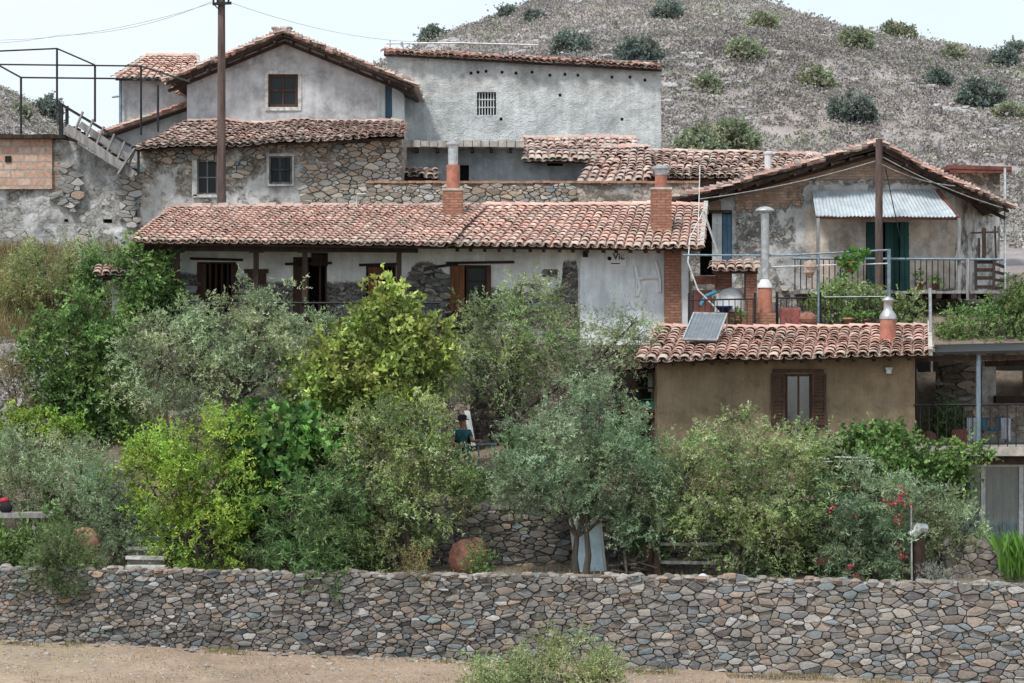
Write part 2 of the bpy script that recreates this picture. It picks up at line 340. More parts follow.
# ------------------------------------------------------------------ walls
def wall(root, name, m, x0, x1, top, bot, Y, Yr=None, openings=(), mask=None, step=6.0, reveal=0.22, disp=0.03, thick=0.4, back=None):
    """wall given in picture columns at depth Y (Yr at its right end). openings: (x0,y0,x1,y1)"""
    Yr = Y if Yr is None else Yr
    YY = lambda px: lerp(Y, Yr, (px-x0)/(x1-x0))
    def pt(px, py, off=0.0):
        y = YY(px); v = P(px, py, y)
        v.y += off - (disp*(nz(v.x, v.z, 1, 0.9)+0.5*nz(v.x, v.z, 7, 3.0)) if off == 0 else 0)
        return v
    xs = set(list(np.arange(x0, x1, step))+[x1]); zs = set(list(np.arange(min(t[1] for t in top), bot, step))+[bot])
    for o in openings: xs |= {o[0], o[2]}; zs |= {o[1], o[3]}
    for t in top: xs.add(t[0])
    xs = sorted(x for x in xs if x0 <= x <= x1); zs = sorted(zs)
    def clean(l):
        keep = set([x0, x1, bot]) | {v for o in openings for v in o} | {t[0] for t in top}
        out = []
        for v in l:
            if out and v-out[-1] < 1.0:
                if v in keep and out[-1] not in keep: out[-1] = v; continue
                if v not in keep: continue
            out.append(v)
        return out
    xs = clean(xs); zs = clean(zs)
    tp = lambda px: interp(top, px)
    mb = MB(); vid = {}; cols = []
    def vert(px, py):
        k = (round(px, 3), round(py, 3))
        if k not in vid:
            vid[k] = len(mb.v); mb.v.append(tuple(pt(px, py)))
            cols.append(mask(px, py) if mask else (1, 0, 0))
        return vid[k]
    def isin(cx, cy): return any(o[0] < cx < o[2] and o[1] < cy < o[3] for o in openings)
    for a, b in zip(xs, xs[1:]):
        ta, tb = tp(a), tp(b)
        for c, d in zip(zs, zs[1:]):
            if d <= min(ta, tb): continue
            ca, cb = max(c, ta), max(c, tb)
            da, db = max(d, ta), max(d, tb)
            if isin((a+b)/2, (c+d)/2): continue
            ids = [vert(a, da), vert(b, db), vert(b, cb), vert(a, ca)]
            u = []
            for i in ids:
                if i not in u: u.append(i)
            if len(u) >= 3: mb.f.append(tuple(u))
    def extra(vs, m_=(0.9, 0.3, 0)):
        o = len(mb.v); mb.v.extend(tuple(v) for v in vs); cols.extend([m_]*len(vs)); mb.f.append(tuple(range(o, o+len(vs))))
    for (a, c, b, d) in openings:
        mk = mask((a+b)/2, (c+d)/2) if mask else (1, 0, 0)
        A, B, Cc, D = pt(a, c), pt(b, c), pt(b, d), pt(a, d)
        o = Vector((0, reveal, 0))
        for p, q in ((A, B), (B, Cc), (Cc, D), (D, A)): extra((p, q, q+o, p+o), mk)
    # side, top and back faces
    T = Vector((0, thick if back is None else back, 0))
    L0, L1 = pt(x0, tp(x0)), pt(x0, bot); R0, R1 = pt(x1, tp(x1)), pt(x1, bot)
    extra((L0, L0+T, L1+T, L1), mask(x0, bot-3) if mask else (1, 0, 0)); extra((R0, R1, R1+T, R0+T), mask(x1, bot-3) if mask else (1, 0, 0))
    for a, b in zip(xs, xs[1:]):
        A, B = pt(a, tp(a)), pt(b, tp(b)); extra((A, B, B+T*0.9, A+T*0.9), mask(a, tp(a)+2) if mask else (1, 0, 0))
    if not openings or thick > 0.6: extra((R0+T, R1+T, L1+T, L0+T))
    mb.c = np.array(cols, dtype=np.float32)
    return mb.build(name, m, root)

def tile_roof(root, A, B, Cc, D, pitch=0.23, row=0.34, pal='pink', rough=1.0, name='roof_tiles', deck=True, sag=0.0, ridge=True, mossy=0.2):
    """barrel tiles on the quad eave A->B, ridge D->C"""
    A, B, Cc, D = map(Vector, (A, B, Cc, D))
    pals = {'pink': [(0.58, 0.345, 0.275), (0.61, 0.385, 0.31), (0.55, 0.315, 0.25), (0.66, 0.47, 0.395), (0.59, 0.37, 0.30), (0.51, 0.33, 0.27)],
            'old': [(0.47, 0.32, 0.27), (0.51, 0.37, 0.315), (0.42, 0.29, 0.245), (0.55, 0.43, 0.375), (0.48, 0.345, 0.295), (0.44, 0.33, 0.29), (0.48, 0.28, 0.225)],
            'red': [(0.40, 0.20, 0.16), (0.48, 0.28, 0.23), (0.34, 0.17, 0.14), (0.54, 0.38, 0.33), (0.32, 0.22, 0.19)]}[pal]
    W = ((B-A).length+(Cc-D).length)/2; L = ((D-A).length+(Cc-B).length)/2
    nc = max(2, int(round(W/pitch))); nr = max(2, int(round(L/row)))
    nrm = (B-A).cross(D-A).normalized()
    if nrm.z < 0: nrm = -nrm
    def S(u, v):
        p = A.lerp(B, u).lerp(D.lerp(Cc, u), v)
        return p+nrm*(-sag*math.sin(math.pi*min(1, max(0, v)))-sag*math.sin(math.pi*min(1, max(0, u)))+rough*0.035*nz(p.x, p.y, p.z, 0.8))
    mb = MB(); hx = (B-A).normalized()
    seg = 5; q = 0.5*W/nc
    def tile(u, v0, v1, up, r0, r1, h0, h1, col):
        c0, c1 = S(u, v0), S(u, v1)
        yaw = random.gauss(0, 0.012)*rough; c1 = c1+hx*yaw+hx*0
        c0 = c0+hx*random.gauss(0, 0.008)*rough
        vs = []
        for c, r, h in ((c0, r0, h0), (c1, r1, h1)):
            for k in range(seg+1):
                t = math.pi*k/seg
                vs.append(c+hx*(-math.cos(t)*r)+nrm*(h+(math.sin(t)*r*0.58 if up else -math.sin(t)*r*0.45)))
        fs = [(k, k+1, seg+2+k, seg+1+k) for k in range(seg)]
        mb.add(vs, fs, col)
        vs = []
        for rr in (r0, r0-0.022):      # rim
            for k in range(seg+1):
                t = math.pi*k/seg
                vs.append(c0+hx*(-math.cos(t)*rr)+nrm*(h0+(math.sin(t)*rr*0.58 if up else -math.sin(t)*rr*0.45)))
        mb.add(vs, [(k, k+1, seg+2+k, seg+1+k) for k in range(seg)], tuple(c*0.95 for c in col))
    for i in range(nc+1):
        for j in range(nr):
            v0 = (j+random.uniform(-0.08, 0.08)*rough)/nr; v1 = (j+1.15)/nr
            if j == 0: v0 = -0.10/L+random.uniform(-0.04, 0.04)*rough/L
            def pick():
                c = Vector(random.choice(pals))*random.uniform(0.9, 1.12)*(1+.25*nz(i*.35, j*.35, W))
                if j == 0 or random.random() < mossy*(0.25+1.2*max(0, nz(i*.12, j*.2, W+5))): c = c.lerp(Vector((0.34, 0.31, 0.26)), random.uniform(0.2, 0.8))
                if random.random() < 0.05: c = c.lerp(Vector((0.6, 0.50, 0.43)), 0.6)
                return tuple(c)
            if i < nc: tile((i+0.5)/nc, v0, min(v1, 1.02), False, q*0.95, q*0.8, 0.035+0.02, 0.035, pick())
            if rough > 1.2 and random.random() < 0.01: continue
            tile(i/nc, v0, min(v1, 1.02), True, q*1.0, q*0.78, 0.04+0.022+random.uniform(0, 0.015)*rough, 0.035, pick())
    if ridge:
        n = max(2, int((Cc-D).length/0.4)); hx2 = hx
        for k in range(n):
            a = S(k/n, 1.0)+nrm*0.05; b = S(min(1, (k+1.12)/n), 1.0)+nrm*0.035
            a += nrm*random.uniform(0, 0.012)*rough
            d = (b-a).normalized(); s_ = d.cross(nrm).normalized(); vs = []
            for c, r in ((a, 0.12), (b, 0.108)):
                for kk in range(seg+1):
                    t = math.pi*kk/seg; vs.append(c+s_*math.cos(t)*r+nrm*math.sin(t)*r*0.75)
            mb.add(vs, [(kk, kk+1, seg+2+kk, seg+1+kk) for kk in range(seg)], tuple(Vector(random.choice(pals))*random.uniform(0.9, 1.15)))
    o = mb.build(name, 'tile', root)
    if deck:
        d = MB(); t = -nrm*0.06
        a, b, c, e = [S(*uv)-nrm*0.03 for uv in ((0, 0.01), (1, 0.01), (1, 1), (0, 1))]
        d.add((a, b, c, e, a+t, b+t, c+t, e+t), ((0, 1, 2, 3), (7, 6, 5, 4), (0, 4, 5, 1), (1, 5, 6, 2), (2, 6, 7, 3), (3, 7, 4, 0)))
        d.build('roof_deck', 'wood', root)
    return o

def clip(poly, nxx, ny, c):
    out = []
    for i in range(len(poly)):
        p, q = poly[i], poly[(i+1) % len(poly)]
        dp = p[0]*nxx+p[1]*ny-c; dq = q[0]*nxx+q[1]*ny-c
        if dp <= 0: out.append(p)
        if dp*dq < 0:
            t = dp/(dp-dq); out.append((p[0]+(q[0]-p[0])*t, p[1]+(q[1]-p[1])*t))
    return out
def stones(mb, x0, x1, zb, zt, Y, cw=0.27, ch=0.16, pal=None, gap=0.007, dep=0.07, drop=0.22, Yf=None, warm=None, keep=None):
    """dry laid stones filling x0..x1, between zb(x) and zt(x), fronts near depth Y"""
    pal = pal or [(0.20, 0.19, 0.185), (0.15, 0.145, 0.15), (0.27, 0.255, 0.24), (0.24, 0.20, 0.17), (0.19, 0.17, 0.15), (0.17, 0.19, 0.205), (0.30, 0.275, 0.245), (0.22, 0.215, 0.205), (0.15, 0.14, 0.135), (0.24, 0.195, 0.165), (0.21, 0.20, 0.19)]
    zmin = min(zb(x) for x in np.linspace(x0, x1, 40)); zmax = max(zt(x) for x in np.linspace(x0, x1, 40))
    ni, nj = int((x1-x0)/cw)+1, int((zmax-zmin)/ch)+1
    S = {}
    for i in range(-3, ni+3):
        for j in range(-3, nj+3):
            if random.random() < drop*(1+.9*nz(i*.13, j*.2, 2)): continue
            S[(i, j)] = (x0+(i+0.5+random.uniform(-.46, .46)+(0.5 if j % 2 else 0))*cw, zmin+(j+0.5+random.uniform(-.42, .42))*ch)
    a = cw/ch; WT = {k: random.random()**2.2*cw*cw*1.25 for k in S}
    for (i, j), (sx, sz) in S.items():
        if sx < x0 or sx > x1: continue
        b_, t_ = zb(sx), zt(sx)
        if sz < b_-0.05 or sz > t_-0.02: continue
        if keep and not keep(sx, sz): continue
        poly = [(sx-2*cw, sz-2*ch), (sx+2*cw, sz-2*ch), (sx+2*cw, sz+2*ch), (sx-2*cw, sz+2*ch)]
        for di in range(-3, 4):
            for dj in range(-3, 4):
                o = S.get((i+di, j+dj))
                if o is None or (di == 0 and dj == 0): continue
                dx, dz = (o[0]-sx), (o[1]-sz)*a*a
                poly = clip(poly, dx, dz, (dx*(o[0]+sx)/2+dz*(o[1]+sz)/2)+(WT[(i, j)]-WT[(i+di, j+dj)])/2)
                if len(poly) < 3: break
            if len(poly) < 3: break
        if len(poly) < 3 or max(p[0] for p in poly)-min(p[0] for p in poly) < .035: continue
        cx = sum(p[0] for p in poly)/len(poly); cz = sum(p[1] for p in poly)/len(poly)
        # cut corners
        pts = []
        n = len(poly)
        for k in range(n):
            p, q = poly[k], poly[(k+1) % n]; f = random.uniform(0.04, 0.20)
            pts.append((lerp(p[0], q[0], f), lerp(p[1], q[1], f))); pts.append((lerp(p[0], q[0], 1-f), lerp(p[1], q[1], 1-f)))
        size = max(0.03, math.sqrt(sum(((p[0]-cx)**2+(p[1]-cz)**2) for p in pts)/len(pts)))
        k1 = max(0.5, 1-gap/size); k2 = k1*random.uniform(0.84, 0.95)
        pr = random.uniform(0.2, 1.0)*dep; tx, tz = random.gauss(0, 0.10), random.gauss(0, 0.10)
        n = len(pts); vs = []
        Yc = Yf(cx) if Yf else Y
        for kk, off in ((k1*0.97, dep*1.2), (k1, -pr*0.35), (k2, -pr)):
            for (x, z) in pts:
                X_, Z_ = cx+(x-cx)*kk, cz+(z-cz)*kk
                vs.append((X_, Yc+off+(tx*(X_-cx)+tz*(Z_-cz) if off < 0 else 0)+random.uniform(-.004, .004), Z_))
        vs.append((cx, Yc-pr*1.1, cz))
        fs = []
        for r in range(2):
            for k in range(n): fs.append((r*n+k, r*n+(k+1) % n, (r+1)*n+(k+1) % n, (r+1)*n+k))
        for k in range(n): fs.append((2*n+k, 2*n+(k+1) % n, 3*n))
        c = Vector(random.choice(pal))*random.uniform(0.65, 1.3)
        if warm: c = c*warm(cx)
        if random.random() < 0.02: c = Vector((0.33, 0.24, 0.18))*random.uniform(0.8, 1.2)
        elif random.random() < 0.04: c = Vector((0.42, 0.41, 0.40))
        elif random.random() < 0.03: c = Vector((0.19, 0.235, 0.25))
        mb.add(vs, fs, tuple(c))
def rock(mb, c, r, sq=(1, 1, 0.7), col=None, seg=7):
    c = Vector(c); s = random.uniform(0, 99); vs = []; fs = []
    for i in range(1, 4):
        th = math.pi*i/4
        for k in range(seg):
            ph = 2*math.pi*(k+0.5*(i % 2))/seg
            d = Vector((math.sin(th)*math.cos(ph), math.sin(th)*math.sin(ph), math.cos(th)))
            q = r*(1+0.55*nz(d.x+s, d.y, d.z, 1.3)); vs.append(c+Vector((d.x*sq[0], d.y*sq[1], d.z*sq[2]))*q)
    vs += [c+Vector((0, 0, r*sq[2])), c-Vector((0, 0, r*sq[2]))]
    for i in range(2):
        for k in range(seg): fs.append((i*seg+k, (i+1)*seg+k, (i+1)*seg+(k+1) % seg, i*seg+(k+1) % seg))
    for k in range(seg): fs.append((3*seg, k, (k+1) % seg)); fs.append((3*seg+1, 2*seg+(k+1) % seg, 2*seg+k))
    mb.add(vs, fs, col)

# ------------------------------------------------------------------ foliage
def leaves_mesh(name, pos_, dirs, ln, wd, cols, root=None, m='leaf'):
    n = len(pos_)
    d = dirs/np.maximum(1e-6, np.linalg.norm(dirs, axis=1))[:, None]
    r = RNG.normal(size=(n, 3)); r[:, 2] *= 0.55
    s = np.cross(d, r); s /= np.maximum(1e-6, np.linalg.norm(s, axis=1))[:, None]
    nn = np.cross(d, s)
    ln = ln[:, None]; wd = wd[:, None]
    off = np.zeros(3)
    q = root
    while q is not None: off += np.array(q.location); q = q.parent
    p = pos_-off
    v = np.empty((n, 4, 3)); v[:, 0] = p; v[:, 1] = p+d*ln*0.45+s*wd*0.5+nn*wd*0.12; v[:, 2] = p+d*ln; v[:, 3] = p+d*ln*0.45-s*wd*0.5+nn*wd*0.12
    me = bpy.data.meshes.new(name)
    me.vertices.add(n*4); me.vertices.foreach_set('co', v.astype(np.float32).ravel())
    me.loops.add(n*4); me.loops.foreach_set('vertex_index', np.arange(n*4, dtype=np.int32))
    me.polygons.add(n); me.polygons.foreach_set('loop_start', np.arange(0, n*4, 4, dtype=np.int32))
    me.update(calc_edges=True)
    ca = me.color_attributes.new('Col', 'FLOAT_COLOR', 'CORNER')
    arr = np.ones((n, 4, 4), dtype=np.float32); arr[:, :, :3] = cols[:, None, :]
    ca.data.foreach_set('color', arr.ravel())
    me.materials.append(M[m])
    o = bpy.data.objects.new(name, me); C.objects.link(o)
    if root is not None: o.parent = root
    return o
def unit(n):
    a = RNG.normal(size=(n, 3)); return a/np.linalg.norm(a, axis=1)[:, None]
def spray(cent, outd, S, Lf, shoot, leaf, pal, up=0.3, spread=0.9, clump_var=0.35, leafvar=0.2, jit=0.12, yellow=None):
    """shoots springing from each clump centre, leaves along every shoot"""
    K = len(cent)
    sd = outd[:, None, :]*0.8+unit(K*S).reshape(K, S, 3)*spread; sd[:, :, 2] += up
    sd /= np.linalg.norm(sd, axis=2)[:, :, None]
    base = cent[:, None, :]+RNG.normal(size=(K, S, 3))*jit
    L = shoot*RNG.uniform(0.5, 1.3, size=(K, S))
    t = RNG.uniform(0.05, 1.0, size=(K, S, Lf))
    p = base[:, :, None, :]+sd[:, :, None, :]*(L[:, :, None]*t)[..., None]
    p[..., 2] -= (0.35*shoot*t*t)*max(0, 0.5-up)
    ld = sd[:, :, None, :]*0.7+unit(K*S*Lf).reshape(K, S, Lf, 3)*0.85
    n = K*S*Lf
    pal = np.array(pal); ci = RNG.integers(0, len(pal), size=(K, S))
    col = pal[ci][:, :, None, :]*np.ones((K, S, Lf, 1))
    cv = RNG.uniform(1-clump_var, 1+clump_var, size=(K, 1, 1, 1))*RNG.uniform(0.88, 1.12, size=(K, S, 1, 1))
    col = col*cv*RNG.uniform(1-leafvar, 1+leafvar, size=(K, S, Lf, 1))
    if yellow is not None:
        msk = RNG.random((K, S, Lf, 1)) < yellow[1]; col = np.where(msk, np.array(yellow[0]), col)
    ln = leaf[0]*RNG.uniform(0.6, 1.3, size=n); wd = leaf[1]*RNG.uniform(0.7, 1.2, size=n)
    ph = RNG.uniform(0, 6.28, 6); q = p.reshape(n, 3)
    lump = np.sin(q[:, 0]*3.1+ph[0]+1.3*np.sin(q[:, 2]*2.3+ph[1]))+np.sin(q[:, 2]*3.7+ph[2]+1.1*np.sin(q[:, 0]*4.3+ph[3]))+0.7*np.sin(q[:, 0]*7.9+ph[4])*np.sin(q[:, 2]*8.3+ph[5])
    colf = col.reshape(n, 3)*(1+0.13*lump)[:, None]; colf[:, 0] *= 1+0.06*np.sin(q[:, 0]*2.1+q[:, 2]*2.9+ph[0])
    return q, ld.reshape(n, 3), ln, wd, np.clip(colf, 0.004, 0.9)
def lobes_px(lobes, Y):
    """(px, py, rx_px, ry_px[, dY]) -> centre, radii in metres"""
    out = []
    for l in lobes:
        y = Y+(l[4] if len(l) > 4 else 0); c = P(l[0], l[1], y); s = y/F
        rx, rz = l[2]*s, l[3]*s
        out.append((np.array(c), np.array((rx, min(rx, rz*1.2, 1.15)*0.95, rz))))
    return out
def clumps(lobes, K, shell=0.5):
    vol = np.array([l[1][0]*l[1][2] for l in lobes]); pr = vol/vol.sum()
    idx = RNG.choice(len(lobes), size=K, p=pr)
    c = np.array([l[0] for l in lobes])[idx]; r = np.array([l[1] for l in lobes])[idx]
    u = unit(K); rad = RNG.uniform(shell**2, 1.0, size=K)**0.5
    rad *= RNG.choice([1.0, 1.12, 1.28], size=K, p=[0.84, 0.11, 0.05])
    d = u*r; return c+d*rad[:, None], u, idx
PAL = {
 'olive': [(0.262, 0.331, 0.185), (0.326, 0.393, 0.240), (0.199, 0.264, 0.140), (0.410, 0.471, 0.320)],
 'bluegreen': [(0.194, 0.286, 0.165), (0.247, 0.342, 0.210), (0.142, 0.219, 0.125), (0.336, 0.432, 0.295)],
 'lime': [(0.300, 0.439, 0.081), (0.237, 0.378, 0.069), (0.388, 0.512, 0.112), (0.175, 0.305, 0.056)],
 'citrus': [(0.312, 0.390, 0.100), (0.250, 0.336, 0.088), (0.425, 0.488, 0.163), (0.175, 0.244, 0.062)],
 'fig': [(0.131, 0.275, 0.069), (0.094, 0.207, 0.056), (0.188, 0.354, 0.100), (0.062, 0.146, 0.044)],
 'dark': [(0.106, 0.189, 0.069), (0.075, 0.140, 0.050), (0.150, 0.244, 0.094), (0.213, 0.305, 0.138)],
 'green': [(0.163, 0.275, 0.088), (0.125, 0.220, 0.069), (0.237, 0.354, 0.125), (0.094, 0.165, 0.050)],
 'mixed': [(0.262, 0.348, 0.140), (0.210, 0.292, 0.115), (0.357, 0.427, 0.220), (0.326, 0.359, 0.230), (0.168, 0.236, 0.095)],
 'grey': [(0.338, 0.342, 0.312), (0.425, 0.415, 0.388), (0.263, 0.268, 0.237)],
 'dry': [(0.34, 0.27, 0.14), (0.28, 0.22, 0.12), (0.40, 0.33, 0.19), (0.25, 0.24, 0.11), (0.22, 0.16, 0.10)],
 'hill': [(0.27, 0.24, 0.245), (0.30, 0.268, 0.268), (0.235, 0.208, 0.214), (0.275, 0.255, 0.232), (0.325, 0.292, 0.278), (0.25, 0.24, 0.21)],  # distance haze mixed into the scrub colours
}
def tree(name, label, cat, base, lobes, Y, pal='olive', K=170, S=7, Lf=12, shoot=0.38, leaf=(0.085, 0.024), up=0.25, trunks=1, tr=0.09,
         group=None, shell=0.35, spread=0.9, yellow=None, limb=8, cv=0.35, jit=0.13, m='leaf', lean=0.15, crown='crown'):
    lb = lobes_px(lobes, Y)
    bp = P(base[0], base[1], Y) if not isinstance(base, Vector) else base
    g = ground(bp.x, bp.y)
    if g > bp.z or base[1] is None: bp.z = g
    root = thing(name, label, cat, bp, group)
    if K > 150: K = int(K*(.95 if 'left' in label or 'lime' in label or 'bottom' in label or 'silvery' in label or 'creeper' in label else .8)); Lf = int(Lf*1.2); jit *= .8; shoot *= .92; cv = min(.6, cv*1.15)
    c, u, idx = clumps(lb, K, shell)
    p, d, ln, wd, col = spray(c, u, S, Lf, shoot, leaf, PAL[pal], up, spread, clump_var=cv, yellow=yellow, jit=jit)
    leaves_mesh(crown, p, d, ln, wd, col, root, m)
    mb = MB(); cm = sum((l[0] for l in lb))/len(lb)
    hubs = []
    for t in range(trunks):
        b0 = bp+Vector(((-1)**t*random.uniform(.12, .26)*(t > 0), random.uniform(-.1, .1)*t, -0.1))
        for l in range(max(1, limb//trunks)):
            tgt = lb[(l+t) % len(lb)]; e = Vector(tgt[0]+unit(1)[0]*tgt[1]*0.5)
            f = Vector(cm); f = b0.lerp(f, random.uniform(0.25, 0.45)); f.x += random.uniform(-lean, lean); f.y += random.uniform(-lean, lean)*0.5
            if l == 0: fork = f
            f = fork
            mid = f.lerp(e, 0.5)+Vector((random.uniform(-.15, .15), random.uniform(-.1, .1), random.uniform(0, .2)))
            if l == 0:
                q = b0.lerp(f, 0.5)+Vector((random.uniform(-lean, lean)*0.6, 0, 0)); mb.tube([b0, q, f], [tr*1.25, tr, tr*0.8], 7)
            mb.tube([f, mid, e], [tr*0.62, tr*0.4, tr*0.2], 5, cap=False)
            hubs += [f.lerp(mid, 0.6), mid, mid.lerp(e, 0.5), e]
    for k in range(0, K, 2):
        e = Vector(c[k]); h = min(hubs, key=lambda q: (q-e).length)
        m_ = h.lerp(e, 0.5)+Vector((0, 0, 0.06)); mb.tube([h, m_, e], [0.016, 0.011, 0.005], 3, cap=False)
    mb.build('trunk', 'bark', root)
    return root
# ================================================================== BUILDINGS
M['w_white'] = m_rubble('whitewashed_wall', (0.74, 0.745, 0.73), blotch=.16, gain=1.2, stones=((0.10, 0.095, 0.095), (0.18, 0.165, 0.155), (0.28, 0.25, 0.22)), mortar=(0.17, 0.155, 0.145), s=4.2, zs=2.6, crack=0.22, plvar=0.12, rough_pl=0.2, stain=(0.33, 0.30, 0.27))
M['w_grey'] = m_rubble('grey_render', (0.44, 0.455, 0.475), crack=0.25, plvar=0.16, rough_pl=0.25, stain=(0.28, 0.22, 0.17), brick=False)
M['w_long'] = m_rubble('rough_white_render', (0.57, 0.58, 0.575), crack=0.5, plvar=0.14, blotch=.3, gain=1.12, rough_pl=1.9, s=5, stones=((0.20, 0.19, 0.175), (0.32, 0.31, 0.28), (0.40, 0.38, 0.35)), mortar=(0.33, 0.31, 0.29), brick=False, soft=0.3)
M['w_stone'] = m_rubble('old_rubble_wall', (0.52, 0.52, 0.51), stones=((0.17, 0.14, 0.115), (0.31, 0.255, 0.205), (0.42, 0.355, 0.29)), mortar=(0.40, 0.36, 0.32), s=4.0, zs=1.6, crack=1.1, soft=0.22, stain=(0.36, 0.30, 0.25), gain=1.25, blotch=.45)
M['w_left'] = m_rubble('weathered_grey_wall', (0.46, 0.47, 0.475), stones=((0.20, 0.195, 0.185), (0.27, 0.26, 0.245), (0.34, 0.32, 0.30)), mortar=(0.27, 0.265, 0.25), s=4.0, zs=1.5, crack=1.2, soft=0.4, stain=(0.27, 0.26, 0.23), gain=1.3, blotch=.6)
M['w_gable'] = m_rubble('peeling_wall', (0.50, 0.49, 0.48), stones=((0.14, 0.13, 0.12), (0.26, 0.24, 0.22), (0.38, 0.36, 0.33)), mortar=(0.30, 0.28, 0.26), s=4.2, zs=1.4, crack=1.0, soft=0.14, stain=(0.50, 0.38, 0.28), gain=1.2, blotch=.5)
M['w_blue'] = m_rubble('blue_grey_render', (0.33, 0.38, 0.41), crack=0.3, plvar=0.25, rough_pl=0.5, brick=False, stain=(0.25, 0.22, 0.18))
M['w_mud'] = m_rubble('mud_render', (0.31, 0.232, 0.155), gain=1.0, blotch=.3, crack=0.05, plvar=0.13, rough_pl=0.35, brick=False, stain=(0.16, 0.12, 0.08), soft=0.05)
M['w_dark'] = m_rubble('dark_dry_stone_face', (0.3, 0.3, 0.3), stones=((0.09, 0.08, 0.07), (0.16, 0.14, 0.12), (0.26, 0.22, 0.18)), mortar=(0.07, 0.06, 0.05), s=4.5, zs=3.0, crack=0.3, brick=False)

def window(root, name, x0, y0, x1, y1, Y, frame='brownwood', glass='glass', fw=0.05, nv=1, nh=1, rec=0.12, lab=None):
    o = MB(); a = P(x0, y1, Y+rec); b = P(x1, y0, Y+rec); y = Y+rec
    for p, q in (((a.x+fw/2, a.z), (a.x+fw/2, b.z)), ((b.x-fw/2, a.z), (b.x-fw/2, b.z))): o.box((p[0], y, (p[1]+q[1])/2), (fw, .06, b.z-a.z))
    for z in (a.z+fw/2, b.z-fw/2): o.box(((a.x+b.x)/2, y, z), (b.x-a.x-2*fw, .06, fw))
    for k in range(1, nv+1): o.box((lerp(a.x, b.x, k/(nv+1)), y, (a.z+b.z)/2), (fw*0.7, .045, b.z-a.z-2*fw))
    for k in range(1, nh+1): o.box(((a.x+b.x)/2, y-0.004, lerp(a.z, b.z, k/(nh+1))), (b.x-a.x-2*fw, .035, fw*0.6))
    w = o.build(name, frame, root); g = MB()
    g.box(((a.x+b.x)/2, y+.03, (a.z+b.z)/2), (b.x-a.x-fw, .012, b.z-a.z-fw)); g.build('pane', glass, w)
    if lab: w['label'] = lab
    return w
def leaf_panel(root, name, x0, y0, x1, y1, Y, m, planks=3, ang=0.0, hinge='L', lab=None, d=0.04, louvre=False):
    """plank shutter or door leaf, optionally swung open about its hinge side"""
    a = P(x0, y1, Y); b = P(x1, y0, Y); W = b.x-a.x; H = b.z-a.z; o = MB()
    hx = a.x if hinge == 'L' else b.x; sg = 1 if hinge == 'L' else -1
    rot = Matrix.Rotation(sg*-ang if hinge == 'L' else -sg*ang*-1, 3, 'Z')
    rot = Matrix.Rotation(-ang*sg, 3, 'Z')
    def bx(cx, cz, sx, sz, oy=0.0, sy=d):
        c = rot @ Vector((sg*cx, oy, 0)); o.box((hx+c.x, Y+c.y, a.z+cz), (sx, sy, sz), rot)
    if louvre:
        bx(W*0.08, H/2, W*0.16, H); bx(W*0.92, H/2, W*0.16, H); bx(W/2, H*0.03, W*.68, H*0.06); bx(W/2, H*0.97, W*.68, H*.06); bx(W/2, H*0.5, W*.68, H*.06)
        n = 14
        for k in range(n): bx(W/2, H*(0.06+0.88*(k+.5)/n), W*.68, H*.045, 0.01, 0.02)
    else:
        for k in range(planks): bx(W*(k+.5)/planks, H/2, W/planks-0.008, H)
        for z in (0.18, 0.82): bx(W/2, H*z, W*0.96, 0.07, -d*0.75, 0.025)
    s = o.build(name, m, root)
    if lab: s['label'] = lab
    return s
def bars(root, name, x0, y0, x1, y1, Y, n, m='iron', r=0.012, h=0):
    o = MB()
    for k in range(n):
        px = lerp(x0, x1, (k+.5)/n); o.tube([P(px, y1, Y), P(px, y0, Y)], r, 5)
    for k in range(h):
        py = lerp(y0, y1, (k+1)/(h+1)); o.tube([P(x0, py, Y-.01), P(x1, py, Y-.01)], r, 5)
    return o.build(name, m, root)
def rafters(root, a, b, n, d, m='wood', name='rafter_ends', w=0.08):
    a = Vector(a); b = Vector(b); o = MB()
    for k in range(n):
        p = a.lerp(b, (k+.5)/n)+Vector((random.uniform(-.05, .05), 0, 0)); o.bar(p+Vector((0, -random.uniform(0, .06), 0)), p+Vector(d), w, w)
    return o.each('rafter' if name == 'rafter_ends' else 'joist', m, root)

# --- A: long pale building at the back
A = thing('long_house', 'long windowless-looking house of rough white render with red tile coping, furthest back', 'house', (X(520, 82), 82, 11.5))
holes = [(471, 73), (478, 72), (486, 71), (502, 72), (516, 73), (532, 72), (550, 75), (565, 74), (578, 75), (612, 77), (630, 77), (645, 80), (501, 119), (622, 119), (560, 95)]
wall(A, 'wall', 'w_long', 387, 661, [(387, 53), (400, 54), (480, 58), (560, 63), (661, 69)], 262, 82,
     openings=[(477, 92, 496, 115)]+[(x-1.4, y-1.4, x+1.4, y+1.6) for x, y in holes], mask=lambda x, y: (0.86-0.3*sstep(600, 661, x)*0.3, 0.35*sstep(110, 60, y), 0), step=7, disp=0.06, thick=7, reveal=0.5)
g = MB(); g.pbox(474, 90, 499, 117, 82.55, .05); g.each('window_void', 'dark', A)
w = bars(A, 'window', 478, 92, 495, 115, 82.08, 6, 'white', 0.02, 2); w['label'] = 'small square window with white bars'
tile_roof(A, P(384, 53.5, 81.75), P(662, 68.5, 81.75), P(655, 66.5, 83.5), P(384, 51.5, 83.5), pal='red', rough=2.2, name='roof')
g = MB()
for k in range(36):
    px = lerp(388, 658, (k+random.random())/36); p = P(px, interp([(384, 51), (480, 56), (560, 60), (661, 66)], px)+random.uniform(-1, 1.5), 81.9)
    rock(g, p, random.uniform(.07, .13), (1.6, 1, .6), tuple(Vector((0.34, 0.16, 0.12))*random.uniform(.6, 1.3)))
g.build('coping', 'tile', A)
g = MB()
for (x, y) in holes: g.pbox(x-2.2, y-2.2, x+2.2, y+2.4, 82.5, .05)
